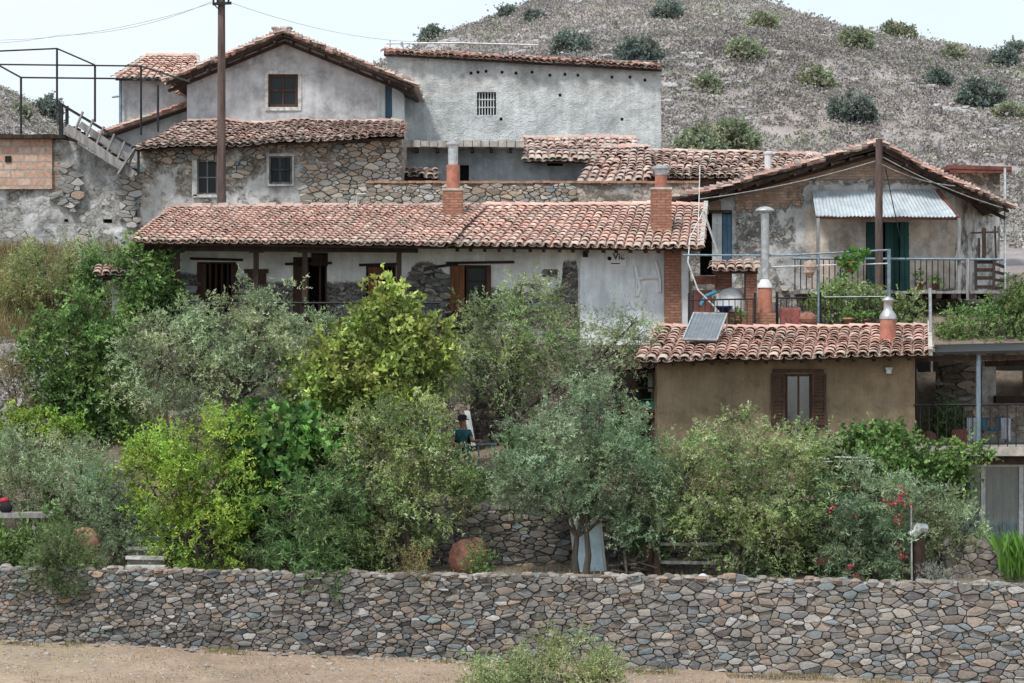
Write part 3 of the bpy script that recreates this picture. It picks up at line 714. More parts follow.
g.each('hole_shade', 'dark', A)  # dark sheets paint the shade at the back of the holes
t = MB(); t.tube([P(390, 47, 82.5), P(390, 40, 82.5)], .025, 5); t.tube([P(386, 43.5, 82.5), P(460, 43, 82.5), P(538, 45, 82.5)], .03, 6); t.tube([P(402, 42, 82.5), P(402, 46, 82.5)], .05, 6); t.tube([P(470, 42, 82.5), P(470, 56, 83)], .02, 5)
tag(t.build('roof_pipe', 'galv', None), 'thin pale pipe lying above the long white house', 'pipe')

# --- A2: low blue-grey house under it
A2 = thing('low_house', 'low blue-grey rendered house with flat ledge and ragged tiled roof', 'house', (X(500, 77), 77, 11.5))
wall(A2, 'wall', 'w_blue', 400, 645, [(400, 147), (645, 150)], 215, 77, openings=[(460, 165, 469, 183), (547, 161, 563, 166)], mask=lambda x, y: (0.9, 0.25, 0), thick=4)
g = MB(); g.pbox(457, 163, 471, 186, 77.35, .05); g.pbox(545, 159, 566, 168, 77.35, .05); g.each('door', 'dark', A2)  # near-black sheets fill doorway and slot, shade painted in
g = MB()
for k in range(14):
    a, b = lerp(404, 524, k/14), lerp(404, 524, (k+1)/14); g.box(((X(a, 76.6)+X(b, 76.6))/2, 76.6, Z(145+random.uniform(-.4, .4), 76.6)), (X(b, 76.6)-X(a, 76.6)+.02, 0.9, .17+random.uniform(0, .05)))
g.build('ledge', 'concrete', A2)
rafters(A2, P(408, 150, 76.3), P(520, 150, 76.3), 6, (0, .7, 0), w=0.1)
tile_roof(A2, P(525, 160, 76.3), P(636, 162, 76.3), P(636, 146, 78.5)+Vector((0, 0, .2)), P(523, 146, 78.5)+Vector((0, 0, .2)), pal='old', rough=2.5, name='roof')
# small lean-to at its left
L = thing('lean_to', 'small tiled lean-to between the stone house and the brick chimney', 'shed', (X(420, 75), 75, 11.5))
tile_roof(L, P(398, 177, 74.6), P(438, 178, 74.6), P(434, 170, 76.2), P(398, 168, 76.2), pal='old', rough=2.5, name='roof', ridge=False)
wall(L, 'wall', 'w_stone', 400, 440, [(400, 177), (440, 178)], 215, 75.1, mask=lambda x, y: (0.2, 0.6, 0), thick=1)
g = MB(); g.bar(P(398, 180, 74.8), P(437, 180, 74.8), .1, .12); g.build('beam', 'wood', L)

# --- mid parapet wall
W1 = thing('parapet_wall', 'low rubble wall with pink coping running behind the front ridge', 'wall', (X(520, 72), 72, 11.5))
wall(W1, 'masonry', 'w_stone', 366, 700, [(366, 183), (700, 183)], 240, 72, mask=lambda x, y: (0.46-0.15*sstep(186, 200, y)+0.1*math.sin(x*.05), 0.5, 0), thick=.5)
g = MB()
for k in range(40):
    a, b = lerp(366, 700, k/40), lerp(366, 700, (k+1)/40); g.box(((X(a, 72)+X(b, 72))/2, 72.2, Z(182.2+random.uniform(-.3, .3), 72)), (X(b, 72)-X(a, 72)-.01, 0.62, .07), Matrix.Rotation(random.gauss(0, .015), 3, 'Y'))
g.build('coping', 'paleterra', W1)

# --- mid roofs on the right of centre
B1 = thing('tiled_outbuilding', 'low outbuilding with ragged tiled roof left of the gabled balcony house', 'outbuilding', (X(690, 74), 74, 11.5))
tile_roof(B1, P(580, 185, 72.6), P(648, 181, 72.6), P(648, 152, 76)+Vector((0, 0, .1)), P(604, 147, 76), pal='old', rough=2.6, name='roof')
tile_roof(B1, P(636, 177, 73.4), P(800, 180, 73.4), P(818, 156, 77), P(636, 153, 77), pal='old', rough=2.4, name='roof')
wall(B1, 'wall', 'w_stone', 640, 810, [(640, 176), (810, 178)], 230, 74, mask=lambda x, y: (0.35, 0.7, 0), thick=3)
wall(B1, 'wall', 'w_stone', 586, 640, [(586, 185), (640, 183)], 230, 73.2, mask=lambda x, y: (0.4, 0.5, 0), thick=3)
g = MB(); g.quad(P(628, 176, 73.0), P(651, 177, 73.0), P(648, 170, 74)+Vector((0, 0, .05)), P(632, 169, 74)+Vector((0, 0, .05))); g.build('metal_patch', 'galv', B1)
def pipe_chimney(name, lab, px, ytop, ybot, Y, r, m='white'):
    t = thing(name, lab, 'chimney', P(px, ybot, Y)); g = MB()
    g.tube([P(px, ybot, Y), P(px, ytop, Y)], r, 12); g.build('pipe', m, t); return t
t = pipe_chimney('vent_pipe', 'short white vent pipe on the ragged roof left of the balcony house', 768, 154, 180, 74.5, .11)
g = MB(); g.lathe(P(768, 154, 74.5), [(.12, -.03), (.14, 0), (.14, .05), (.02, .09)], 12); g.build('cap', 'white', t)

# --- B: top gable house
B = thing('gable_house', 'grey rendered gable house with one small window, highest of the village', 'house', (X(285, 77.5), 77.5, 13))
top = [(187, 66), (283, 37), (377, 68)]
wall(B, 'wall', 'w_grey', 187, 377, top, 160, 77.5, openings=[(268, 74, 298, 107)], mask=lambda x, y: (0.97, 0.25*sstep(60, 40, y)+0.15, 0), thick=8, disp=0.02)
wall(B, 'side_wall', 'w_white', 377, 403, [(377, 68), (403, 80)], 160, 77.52, 80.5, openings=[(385, 84, 392, 121)], mask=lambda x, y: (0.95, 0.1, 0), thick=4, disp=0.01)
g = MB()
for (a, b, c, d) in ((265, 70.5, 301, 74), (265, 107, 301, 110.5), (264.5, 74, 268, 107), (298, 74, 301.5, 107)): g.pbox(a, b, c, d, 77.46, .06)
g.each('window_surround', 'whitewash', B)
window(B, 'window', 268, 74, 298, 107, 77.5, 'brownwood', nv=1, nh=1, fw=.09)
g = MB(); g.pbox(266, 72, 300, 109, 78.2, .03); g.each('unlit_backing', 'dark', B)
leaf_panel(B, 'shutter', 385.5, 84, 391.5, 121, 78.6, 'blue', 2, lab='narrow blue shutter on the side wall')
dz = 9.0
def gable_roof(root, eL, ap, eR, Yf, Yb, pal='old', rough=2.2, board='wood', dzb=0.0, sag=0.06, raft=True):
    for (e, nm) in ((eL, 'roof'), (eR, 'roof')):
        a = P(e[0], e[1], Yf); r = P(ap[0], ap[1], Yf); back = Vector((0, Yb-Yf, dzb))
        if e is eL: tile_roof(root, a+back, a, r, r+back, pal=pal, rough=rough, name=nm, sag=sag, ridge=(e is eL))
        else: tile_roof(root, a, a+back, r+back, r, pal=pal, rough=rough, name=nm, sag=sag, ridge=False)
        g = MB(); n = Vector((0, 0, -0.17))
        for q in range(9):
            jz = lambda t: Vector((0, .06, -.05*math.sin(math.pi*t)+.03*nz(t*5, a.x)))
            g.bar(a.lerp(r, q/9)+n*.7+jz(q/9), a.lerp(r, (q+1.02)/9)+n*.7+jz((q+1)/9), .05, .09)
        if raft:
            L = (r-a).length
            for k in range(int(L/0.55)):
                p = a.lerp(r, (k+.5)/int(L/0.55))+Vector((0, 0.02+random.uniform(-.12, .1), -.24)); g.bar(p, p+Vector((0, 1.0, 0)), .07, .07)
        g.bar(a+Vector((0, .5, -.30)), r+Vector((0, .5, -.30)), .10, .10)
        g.build('bargeboard', board, root)
        g = MB(); n2 = 34
        for k in range(n2):        # verge tiles, end to end up the slope
            p = a.lerp(r, k/n2)+Vector((0, .05, .05)); q = a.lerp(r, (k+1.1)/n2)+Vector((0, .05, .03)); w_ = Vector((0, random.uniform(-.08, .08), -.05*math.sin(math.pi*k/n2)+.045*nz(k*.3, a.x))); p += w_; q += w_
            c = tuple(Vector(random.choice([(0.38, 0.22, 0.18), (0.30, 0.21, 0.18), (0.42, 0.31, 0.26), (0.22, 0.16, 0.14)]))*random.uniform(.8, 1.15))
            g.tube([p+Vector((0, 0, random.uniform(0, .06))), q], [.115, .085], 7, c)
        g.build('verge_tiles', 'tile', root)
gable_roof(B, (166, 80), (283, 31), (414, 84), 76.7, 84, sag=0.05)
g = MB()
for k in range(7):
    p = P(283+random.uniform(-14, 10), 28.5, 77+random.random()); rock(g, p, .09, (1.3, 1, .7), (0.22, 0.18, 0.15))
g.build('ridge_stone', 'tile', B)

# --- tower house & wing at far left back
T = thing('small_tower_house', 'small grey house with tiled roof just left of the big gable', 'house', (X(150, 82), 82, 12))
wall(T, 'wall', 'w_grey', 119, 200, [(119, 77), (200, 77)], 160, 82, mask=lambda x, y: (0.95, 0.3, 0), thick=4)
tile_roof(T, P(115, 79, 81.5), P(200, 79, 81.5), P(196, 57, 84.5), P(146, 57, 84.5), pal='pink', rough=1.6, name='roof')
g = MB(); g.tube([P(120.5, 80, 81.8), P(120.5, 130, 81.8)], .05, 6); g.tube([P(112, 97, 81.8), P(121, 96, 81.8)], .04, 6); g.build('drainpipe', 'bluepipe', T)
T2 = thing('low_wing', 'low rendered wing with sloping tiled verge behind the metal pergola', 'outbuilding', (X(145, 79), 79, 12))
wall(T2, 'wall', 'w_grey', 98, 200, [(98, 137), (187, 107), (200, 104)], 175, 79, mask=lambda x, y: (0.9, 0.4, 0), thick=3)
a, b = P(94, 137, 78.6), P(192, 104, 78.6)
tile_roof(T2, a, a+Vector((0, 4, -.3)), b+Vector((0, 4, 0.2)), b, pal='red', rough=1.6, name='roof', ridge=False)
g = MB()
for k in range(26):
    g.tube([a.lerp(b, k/26)+Vector((0, .05, .06)), a.lerp(b, (k+1.1)/26)+Vector((0, .05, .03))], [.13, .10], 7, tuple(Vector((0.38, 0.23, 0.18))*random.uniform(.7, 1.2)))
g.build('verge_tiles', 'tile', T2)

# --- C: stone house
Cc_ = thing('stone_house', 'rubble stone house with patchy plaster and two small windows behind the front roof', 'house', (X(270, 73), 73, 11.5))
def mC(x, y):
    pl = 0.42+0.45*math.exp(-((x-285)/42)**2-((y-188)/22)**2)+0.35*math.exp(-((x-165)/28)**2-((y-200)/30)**2)+0.25*math.exp(-((x-320)/30)**2-((y-190)/14)**2)
    if y < 152: pl -= 0.3
    if x > 345: pl -= 0.3
    return (pl, 0.2, 0)
wall(Cc_, 'wall', 'w_stone', 137, 402, [(137, 145), (402, 132)], 260, 73, openings=[(197, 160, 218, 195), (269, 156, 292, 184)], mask=mC, step=5, thick=5, disp=.06)
g = MB()
for (a, b, c, d) in ((192, 159, 197, 196), (218, 159, 221, 196), (193, 194.5, 221, 197.5), (266, 153.5, 295, 156), (267, 184, 294, 186), (266.5, 156, 269, 184), (292, 156, 294, 184)): g.pbox(a, b, c, d, 72.9, .12)
g.each('window_surround', 'whitewash', Cc_)
window(Cc_, 'window', 197, 160, 218, 195, 73, 'greywood', nv=1, nh=1, fw=.06); window(Cc_, 'window', 269, 156, 292, 184, 73, 'greywood', nv=1, nh=1, fw=.06)
bars(Cc_, 'window_bars', 269, 157, 292, 183, 72.98, 5, 'iron', .012, 1)
g = MB(); g.pbox(190, 155, 225, 200, 73.6, .03); g.pbox(262, 150, 298, 190, 73.6, .03); g.each('unlit_backing', 'dark', Cc_)
tile_roof(Cc_, P(136, 149, 72.3), P(404, 136, 72.3), P(404, 122.5, 77.4), P(188, 122.5, 77.4), pal='old', rough=2.6, name='roof', sag=0.03)
rafters(Cc_, P(142, 152, 72.4), P(400, 139, 72.4), 24, (0, .7, .1))
g = MB(); g.tube([P(357, 206, 72.6), P(357, 194, 72.6), P(404, 194, 72.6), P(404, 206, 72.6)], .03, 6); g.build('water_pipe', 'white', Cc_)

WP = [(0.34, 0.29, 0.24), (0.42, 0.36, 0.30), (0.28, 0.24, 0.20), (0.46, 0.42, 0.37), (0.36, 0.35, 0.33), (0.38, 0.29, 0.22)]
GP = [(0.17, 0.165, 0.165), (0.23, 0.215, 0.20), (0.13, 0.125, 0.125), (0.28, 0.26, 0.235), (0.20, 0.17, 0.15)]
def facing(root, x0, y0, x1, y1, Y, cw, ch, pal, keep=None, dep=.05, gap=.012):
    g = MB(); stones(g, X(x0, Y), X(x1, Y), lambda x: Z(y1, Y), lambda x: Z(y0, Y), Y, cw, ch, pal=pal, dep=dep, gap=gap, drop=.35, keep=keep)
    return g.build('stone_facing', 'dstone', root)
facing(Cc_, 300, 142, 401, 212, 72.90, .19, .095, WP, lambda x, z: nz(x, z, 3, .9) > -.12-.5*sstep(325, 345, 512+x*F/73)+.35*sstep(Z(162, 73), Z(190, 73), z)*0)
facing(Cc_, 140, 148, 262, 160, 72.90, .19, .095, WP, lambda x, z: nz(x, z, 8, .9) > -.05)
facing(Cc_, 224, 160, 262, 200, 72.90, .19, .095, WP, lambda x, z: nz(x, z, 5, .9) > .1)
facing(W1, 366, 184, 585, 212, 71.93, .17, .085, WP, lambda x, z: nz(x, z, 4, .5) > -.1)
# --- D: left wall with clay block panel
D_ = thing('garden_terrace_wall', 'tall weathered grey wall with clay block panel under the metal pergola', 'wall', (X(60, 73), 73, 11))
def mD(x, y):
    return (0.56+0.12*math.sin(x*.07+y*.05)-0.15*sstep(235, 260, y), 0.45, 1.0 if (51 < x < 62 and y < 192) else 0)
wall(D_, 'masonry', 'w_left', -90, 140, [(-90, 139), (62, 139), (66, 140), (74, 142), (122, 172), (140, 178)], 290, 73, openings=[(103, 219, 112, 223), (64, 219, 68, 222)], mask=mD, thick=1.2, disp=.1, step=5)
g = MB(); g.pbox(-90, 138.5, 52, 189, 72.86, .12); g.build('clay_block_panel', 'block', D_)
g = MB(); g.pbox(5, 156, 11, 162, 72.82, .03); g.pbox(102, 218, 113, 224, 73.23, .02); g.each('hole_shade', 'dark', D_)  # dark patch on the block face paints a shaded hole; other backs an opening
g = MB()
for k in range(12): g.pbox(-60+k*10.4, 134+random.uniform(-.6, .6), -50+k*10.4, 138.3, 72.6, 2.2)
g.build('timber_deck', 'wood', D_)
# wooden stair
S_ = thing('wooden_stair', 'weathered grey wooden stair with slatted rail beside the pergola', 'stair', (X(100, 72.3), 72.3, 12.5))
g = MB(); g.bar(P(66, 127, 72.3), P(134, 175, 72.3), .08, .24); g.bar(P(80, 124, 73.4), P(140, 166, 73.4), .08, .2); g.build('stringer', 'greywood', S_)
g = MB(); g.bar(P(59, 103, 72.3), P(139, 151, 72.3), .06, .08); g.bar(P(61, 104, 72.3), P(61, 138, 72.3), .12, .12); g.bar(P(67, 106, 72.35), P(67, 128, 72.35), .09, .09); g.bar(P(138.5, 150, 72.3), P(138.5, 172, 72.3), .07, .07); g.build('handrail', 'iron', S_)
g = MB()
for k in range(6):
    x = 74+k*10.5; y0 = lerp(127, 175, (x-66)/68)-2; g.bar(P(x+1, y0, 72.33), P(x+9, y0-19, 72.33), .13, .05)
g.build('slat', 'greywood', S_)
g = MB()
for k in range(9):
    x = lerp(70, 130, k/8); y = lerp(130, 172, k/8); p = P(x, y-3, 72.4); g.box((p.x, 72.95, p.z), (.3, 1.0, .05))
g.build('tread', 'wood', S_)
S2 = MB(); S2.bar(P(118, 174, 72.2), P(135, 148, 72.2), .2, .05)
tag(S2.build('leaning_plank', 'greywood'), 'pale plank leaning across the foot of the grey stair', 'plank')
# metal pergola
G_ = thing('metal_pergola', 'bare black metal pergola frame standing on the left terrace', 'pergola', (X(80, 73), 73, 15))
def rail(root, name, pts, r=.028, m='iron'):
    g = MB()
    for a, b in zip(pts, pts[1:]): g.tube([a, b], r, 6)
    return g.build(name, m, root)
for (x, y0, y1, Y) in ((21, 77, 134, 72.7), (57, 49, 106, 76), (95, 65, 122, 76.2), (141, 66, 135, 76.2), (158, 85, 132, 73.5)): rail(G_, 'post', [P(x, y1, Y), P(x, y0, Y)], .035)
rail(G_, 'rail', [P(-40, 54, 76), P(0, 51, 76), P(57, 48.5, 76), P(95, 65, 76.2)]); rail(G_, 'rail', [P(-40, 64, 76), P(141, 66, 76.2), P(190, 82, 73.5)])
rail(G_, 'rail', [P(-30, 55, 74), P(0, 66, 74), P(21, 77.5, 72.7), P(158, 79, 73.5)])

# --- G: main long house
G = thing('front_house', 'long whitewashed front house with pink tiled roof and open veranda', 'house', (X(430, 65), 65, 6.2))
def mG(x, y):
    if x < 245: b = 278 if x > 215 else 275
    elif x < 410: b = 283
    elif x < 450: b = 270+8*math.sin(x*.1)
    elif x < 555: b = 284+0.12*(x-450)
    else: b = 262 if x > 562 else 290
    pl = 0.5+0.5*max(-1, min(1, (b-y)/14))
    if 540 < x < 560 and 268 < y < 276: pl = 0.1
    if x > 579: pl = 1
    return (pl, 0.2+0.3*sstep(250, 247, y), 0)
ops = [(197, 262, 236, 318), (293, 257, 327, 330), (366, 265, 396, 318), (450, 265, 491, 312)]
wall(G, 'wall', 'w_white', 168, 580, [(168, 243), (400, 243), (580, 247)], 470, 65, openings=ops, mask=mG, step=4, thick=4, reveal=.3, disp=.025)
M['w_bluewhite'] = m_rubble('cool_white_wall', (0.66, 0.69, 0.72), crack=0.1, plvar=.08, rough_pl=.15, blotch=.10, gain=1.22, brick=False)
wall(G, 'white_wall', 'w_bluewhite', 580, 684, [(580, 246), (684, 246)], 440, 64.85, mask=lambda x, y: (1, 0.05, 0), step=6, thick=4.2, disp=.008)
g = MB()
for o in ops: g.pbox(o[0]-4, o[1]-3, o[2]+4, o[3]+3, 65.9, .04)
g.each('unlit_backing', 'dark', G)
def frame(root, x0, y0, x1, y1, Y, m, w=1.6, name='window_frame'):
    g = MB(); g.pbox(x0, y0, x1, y0+w, Y, .1); g.pbox(x0, y1-w, x1, y1, Y, .1); g.pbox(x0, y0+w, x0+w, y1-w, Y, .1); g.pbox(x1-w, y0+w, x1, y1-w, Y, .1)
    return g.build(name, m, root)
for o in ops: frame(G, *o, 65.02, 'brownwood')
leaf_panel(G, 'shutter', 197.5, 264, 206.5, 316, 64.93, 'brownwood', 2); leaf_panel(G, 'shutter', 231, 264, 238, 316, 64.93, 'brownwood', 2)
bars(G, 'window_bars', 207, 264, 231, 316, 65.1, 4, 'brownwood', .035)
leaf_panel(G, 'door', 294.5, 258, 309, 330, 65.1, 'brownwood', 3); leaf_panel(G, 'shutter', 311, 253, 328, 266, 64.93, 'wood', 3)
g = MB(); g.pbox(319, 266, 321, 330, 65.12, .08); g.build('door_mullion', 'brownwood', G)
leaf_panel(G, 'shutter', 368, 267, 383, 318, 64.95, 'orangewood', 3, lab='faded orange brown shutter')
bars(G, 'window_bars', 384, 266, 395, 316, 65.1, 2, 'brownwood', .03)
leaf_panel(G, 'shutter', 450.5, 266, 466, 311, 64.9, 'orangewood', 3, ang=0.45, hinge='L', lab='orange brown shutter standing ajar')
leaf_panel(G, 'shutter', 486.5, 266, 491, 311, 64.9, 'brownwood', 1)
window(G, 'window', 466, 266, 487, 311, 65.05, 'brownwood', nv=0, nh=2, fw=.05)
g = MB(); g.bar(P(434, 267, 64.93), P(458, 264, 64.93), .06, .07); g.bar(P(446, 263, 64.93), P(514, 262, 64.93), .06, .07); g.bar(P(446, 314, 64.85), P(495, 314, 64.85), .2, .06)
g.bar(P(190, 258.5, 64.95), P(243, 260, 64.95), .05, .07); g.bar(P(285, 264, 64.95), P(332, 263, 64.95), .05, .07); g.bar(P(359, 265, 64.95), P(400, 264, 64.95), .05, .07); g.each('lintel', 'wood', G)
g = MB(); g.pbox(244, 269, 268, 273, 64.9, .12); g.pbox(248, 273, 266, 284, 64.95, .06); g.build('wall_shelf', 'brownwood', G)
# veranda
for px in (177, 256, 305, 399): 
    g = MB(); g.bar(P(px, 325, 63.5), P(px, 251, 63.5), .13, .13); g.pbox(px-7, 249, px+7, 252.5, 63.42, .16); g.each('veranda_post', 'wood', G)
g = MB(); g.bar(P(140, 247.5, 63.5), P(418, 249.5, 63.5), .15, .17); g.build('veranda_beam', 'wood', G)
g = MB(); g.pbox(168, 322, 470, 327, 63.2, 1.75); g.build('veranda_floor', 'wood', G)
bars(G, 'veranda_railing', 180, 303, 440, 322, 63.4, 44, 'iron', .014); rail(G, 'veranda_handrail', [P(180, 303, 63.4), P(440, 303, 63.4)], .03)
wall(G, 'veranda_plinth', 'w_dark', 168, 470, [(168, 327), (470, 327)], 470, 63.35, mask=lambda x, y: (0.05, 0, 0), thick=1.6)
tile_roof(G, P(136, 242, 63.0), P(446, 246, 63.0), P(484, 206, 68), P(176, 209, 68), pal='pink', rough=1.2, name='roof', pitch=.215, row=.31, ridge=False, mossy=.3)
tile_roof(G, P(134, 240, 64.4), P(138, 243, 63.0), P(176, 209, 68), P(170, 210, 68.2), pal='pink', rough=1.2, name='roof', ridge=False)
tile_roof(G, P(446, 245, 63.9), P(701, 249, 63.9), P(705, 206, 68.4), P(486, 207, 68.4), pal='pink', rough=1.2, name='roof', pitch=.235, row=.33, ridge=True, mossy=.3)
g = MB(); g.bar(P(449, 242, 63.85), P(484, 208, 68.3), .22, .03); g.build('valley_flashing', 'galv', G)
g = MB(); g.bar(P(701.5, 249, 63.85)+Vector((0, 0, .07)), P(706, 206, 68.4)+Vector((0, 0, .1)), .12, .10); g.build('verge_mortar', 'concrete', G)
rafters(G, P(450, 250, 64.05), P(696, 252, 64.05), 17, (0, .8, .12), w=.09)
g = MB()      # ridge slabs
for k in range(33):
    a = lerp(172, 478, k/33); p = P(a+5, 207.5-random.uniform(0, 2), 68.1); r = Matrix.Rotation(random.gauss(0, .07), 3, 'Y') @ Matrix.Rotation(.5, 3, 'X')
    g.box(p, (random.uniform(.22, .36), .34, .04), r, tuple(Vector((0.40, 0.28, 0.24))*random.uniform(.6, 1.1)))
g.build('ridge_slab', 'tile', G)
g = MB(); g.pbox(665, 251, 681, 350, 64.55, .32); g.each('brick_pier', 'brick', G)
g = MB(); g.pbox(681.2, 249, 688.5, 350, 64.6, 4.2); g.build('corner_pier', 'white', G)
# lower storey dark window
window(G, 'window', 495, 380, 521, 418, 63.6, 'wood', nv=0, nh=0, rec=0.0, lab='dark shuttered opening of the lower storey')
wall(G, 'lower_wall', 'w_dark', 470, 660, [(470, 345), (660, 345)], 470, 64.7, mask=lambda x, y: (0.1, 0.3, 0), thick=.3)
leaf_panel(G, 'shutter', 496, 381, 520, 417, 63.52, 'black', 4)
# plaque
g = MB(); g.pbox(606, 250, 626, 266, 64.80, .03); pq = g.build('wall_plaque', 'brightwhite', G)
def text(s, p, size, m, root, name, ext=0.004):
    cu = bpy.data.curves.new(name, 'FONT'); cu.body = s; cu.size = size; cu.extrude = ext; cu.offset = 0.004
    o = bpy.data.objects.new(name, cu); C.objects.link(o)
    me = bpy.data.meshes.new_from_object(o.evaluated_get(bpy.context.evaluated_depsgraph_get())); bpy.data.objects.remove(o)
    o = bpy.data.objects.new(name, me); C.objects.link(o); me.materials.append(M[m])
    o.parent = root; off = Vector((0, 0, 0)); q = root
    while q: off += q.location; q = q.parent
    o.location = Vector(p)-off; o.rotation_euler = (math.pi/2, 0, 0); return o
text('Vi\u03b5', P(613, 259.5, 64.79), .24, 'black', pq, 'lettering')
g = MB(); g.lathe(P(609.5, 258.5, 64.79), [(.055, 0), (.05, .01), (0, .012)], 10, Matrix.Rotation(math.pi/2, 3, 'X')); g.build('round_mark', 'black', pq)
g = MB(); g.pbox(611, 263, 620, 264, 64.79, .008); g.build('underline', 'black', pq)
g = MB(); g.pbox(583, 251, 588, 257, 64.7, .12); g.build('wall_lamp', 'iron', G)
# painted white strokes (wall marking shaped like an H)
g = MB()
def stroke(pts, w=.11):
    g.tube([P(x, y, 64.80) for x, y in pts], w/2, 6)
stroke([(635, 266), (637, 277), (640, 287), (637, 296)]); stroke([(637, 281), (636, 293)], .05); stroke([(655, 261), (658, 270), (660, 281), (660, 292)], .09); stroke([(639, 279), (645, 277), (650, 277), (658, 277)]); stroke([(648, 283), (648, 294)], .03)
g.build('white_wall_ornament', 'brightwhite', G)

# --- chimneys on front house
def chimney(name, lab, px, Y, brick, pipe, metal, group=None):
    t = thing(name, lab, 'chimney', P(px, brick[1], Y), group); g = MB()
    w = brick[2]*Y/F; zt = Z(brick[0], Y); zb = Z(brick[1], Y)
    g.box((X(px, Y), Y, (zt+zb)/2), (w, w, zt-zb)); g.build('brick_base', 'brick', t)
    g = MB(); g.box((X(px, Y), Y, zt+.03), (w*1.06, w*1.06, .06)); g.build('base_cap', 'concrete', t)
    g = MB(); r = pipe[2]*Y/F/2; g.tube([Vector((X(px, Y), Y, zt)), P(px, pipe[0], Y)], r, 16); g.build('clay_pipe', 'orange', t, False)
    g = MB(); r = metal[2]*Y/F/2
    g.tube([P(px, pipe[0]+1, Y), P(px, metal[0]+3, Y)], r, 14); c = P(px, metal[0]+3, Y)
    g.lathe(c, [(r, 0), (r*1.05, .02), (r*1.5, .03), (r*1.5, .09), (r*.3, .13), (0, .13)], 14); g.build('metal_cowl', 'galv', t)
    return t
chimney('chimney', 'orange clay chimney with tall metal pipe at the middle of the pink roof', 453, 66.8, (191, 216, 20), (165, 191, 13), (143, 165, 10))
chimney('chimney', 'thick red brick chimney near the right end of the pink roof', 661, 65.6, (190, 234, 20), (174, 190, 12), (167, 174, 13))

# --- H: gabled balcony house
H = thing('balcony_house', 'gabled brick and plaster house with balcony and corrugated awning on the right', 'house', (X(850, 70), 70, 9.5))
def mH(x, y):
    br = 0.0
    roofy = interp([(690, 200), (878, 150), (955, 185)], x)
    if x < 810: br = sstep(218, 205, y)*0.9 + 0.3*sstep(790, 700, x)
    else: br = sstep(188, 172, y)*0.95
    pl = 0.25
    if 720 < x < 735: pl = .7
    if 735 <= x < 803: pl = 0.46+0.2*sstep(760, 800, x)+0.1*math.sin(y*.1)-0.35*sstep(212, 200, y)
    if x >= 803: pl = 0.85*sstep(174, 192, y)+0.1*sstep(205, 225, y)
    if x > 948: pl = max(pl, 0.65)
    st = 0.0
    if 803 < x < 956 and 208 < y < 292: st = 0.75
    if y > 290: pl, br = 0.15, 0
    return (pl, st, br)
opsH = [(866, 222, 909, 291), (700, 213, 732, 275)]
wall(H, 'wall', 'w_gable', 690, 955, [(690, 203), (760, 182), (878, 151), (955, 178)], 345, 70, openings=opsH, mask=mH, step=4, thick=5, reveal=.25, disp=.05)
wall(H, 'side_wall', 'w_gable', 955, 1000, [(955, 178), (1000, 204)], 300, 70.0, 74, mask=lambda x, y: (0.60+.15*math.sin(x*.5), 0.1, 0), step=5, thick=.5, disp=.05)
g = MB(); g.pbox(862, 218, 912, 292, 70.7, .03); g.pbox(696, 210, 736, 280, 70.9, .03); g.each('unlit_backing', 'dark', H)
leaf_panel(H, 'door', 866.5, 222.5, 880, 290, 70.12, 'green', 3, lab='dark green door leaf'); leaf_panel(H, 'door', 885, 222.5, 899, 290, 70.12, 'green', 3, lab='dark green door leaf'); leaf_panel(H, 'door', 898, 222.5, 908.5, 290, 69.98, 'green', 2, ang=.5, hinge='R')
leaf_panel(H, 'door', 712, 213, 722, 270, 70.0, 'white', 2, lab='white door leaf'); leaf_panel(H, 'door', 722.5, 214, 732, 270, 70.05, 'blue', 2, lab='blue door leaf')
g = MB(); g.pbox(709, 210, 732, 213, 69.8, .3); g.each('lintel', 'wood', H)
gable_roof(H, (674, 199), (879, 143), (1009, 207), 69.1, 78, pal='red', rough=2.4, sag=0.08)
# corrugated awning
g = MB(); nW = 150; a0, a1 = P(812, 191, 69.9), P(938, 189, 69.9); b0, b1 = P(816, 216, 68.7), P(957, 217, 68.7)
for k in range(nW+1):
    t = k/nW; h = .018*math.sin(k*math.pi/2.0*1.0)+.012*nz(k*.05, 0); p = a0.lerp(a1, t); q = b0.lerp(b1, t); g.v += [tuple(p+Vector((0, 0, h))), tuple(q+Vector((0, 0, h+0.03*nz(k*.06, 4))))]
g.f = [(2*k, 2*k+1, 2*k+3, 2*k+2) for k in range(nW)]; g.c = [(1, 1, 1)]*nW
g.build('awning', 'corr', H)
g = MB(); g.bar(P(937, 190, 69.8), P(958, 218, 68.7), .06, .1); g.bar(P(816, 218, 68.8), P(957, 219, 68.8), .06, .06); g.build('awning_frame', 'rust', H)
for px in (818, 959): g = MB(); g.bar(P(px, 300, 68.7), P(px, 218, 68.7), .09, .09); g.each('awning_post', 'greywood', H)
# balcony
g = MB()
for k in range(24):
    a, b = lerp(800, 1004, k/24), lerp(800, 1004, (k+1)/24); g.pbox(a, 290+random.uniform(0, 1.3), b-.3, 293.5, 68.5+random.uniform(0, .08), 2.0)
g.build('balcony_deck', 'greywood', H)
bars(H, 'balcony_railing', 792, 259, 958, 289, 68.6, 29, 'iron', .016); rail(H, 'balcony_handrail', [P(792, 258.5, 68.6), P(1003, 259.5, 68.6)], .04, 'bluepipe')
rafters(H, P(806, 296, 68.45), P(1000, 296, 68.45), 11, (0, 1.8, 0), 'wood', 'balcony_joist', .13)
g = MB()
for px, y1, x2 in ((925, 340, 920), (958, 330, 958), (990, 320, 985), (850, 340, 850)): g.bar(P(px, 296, 68.8), P(x2, y1, 69.1), .12, .12)
g.each('balcony_strut', 'wood', H)
g = MB()   # gate of boards on the balcony corner
for py in (262, 270, 278, 287): g.pbox(976, py-1.8, 995, py+1.8, 68.62, .04)
for px in (976, 994): g.pbox(px-1.3, 259, px+1.3, 290, 68.57, .05)
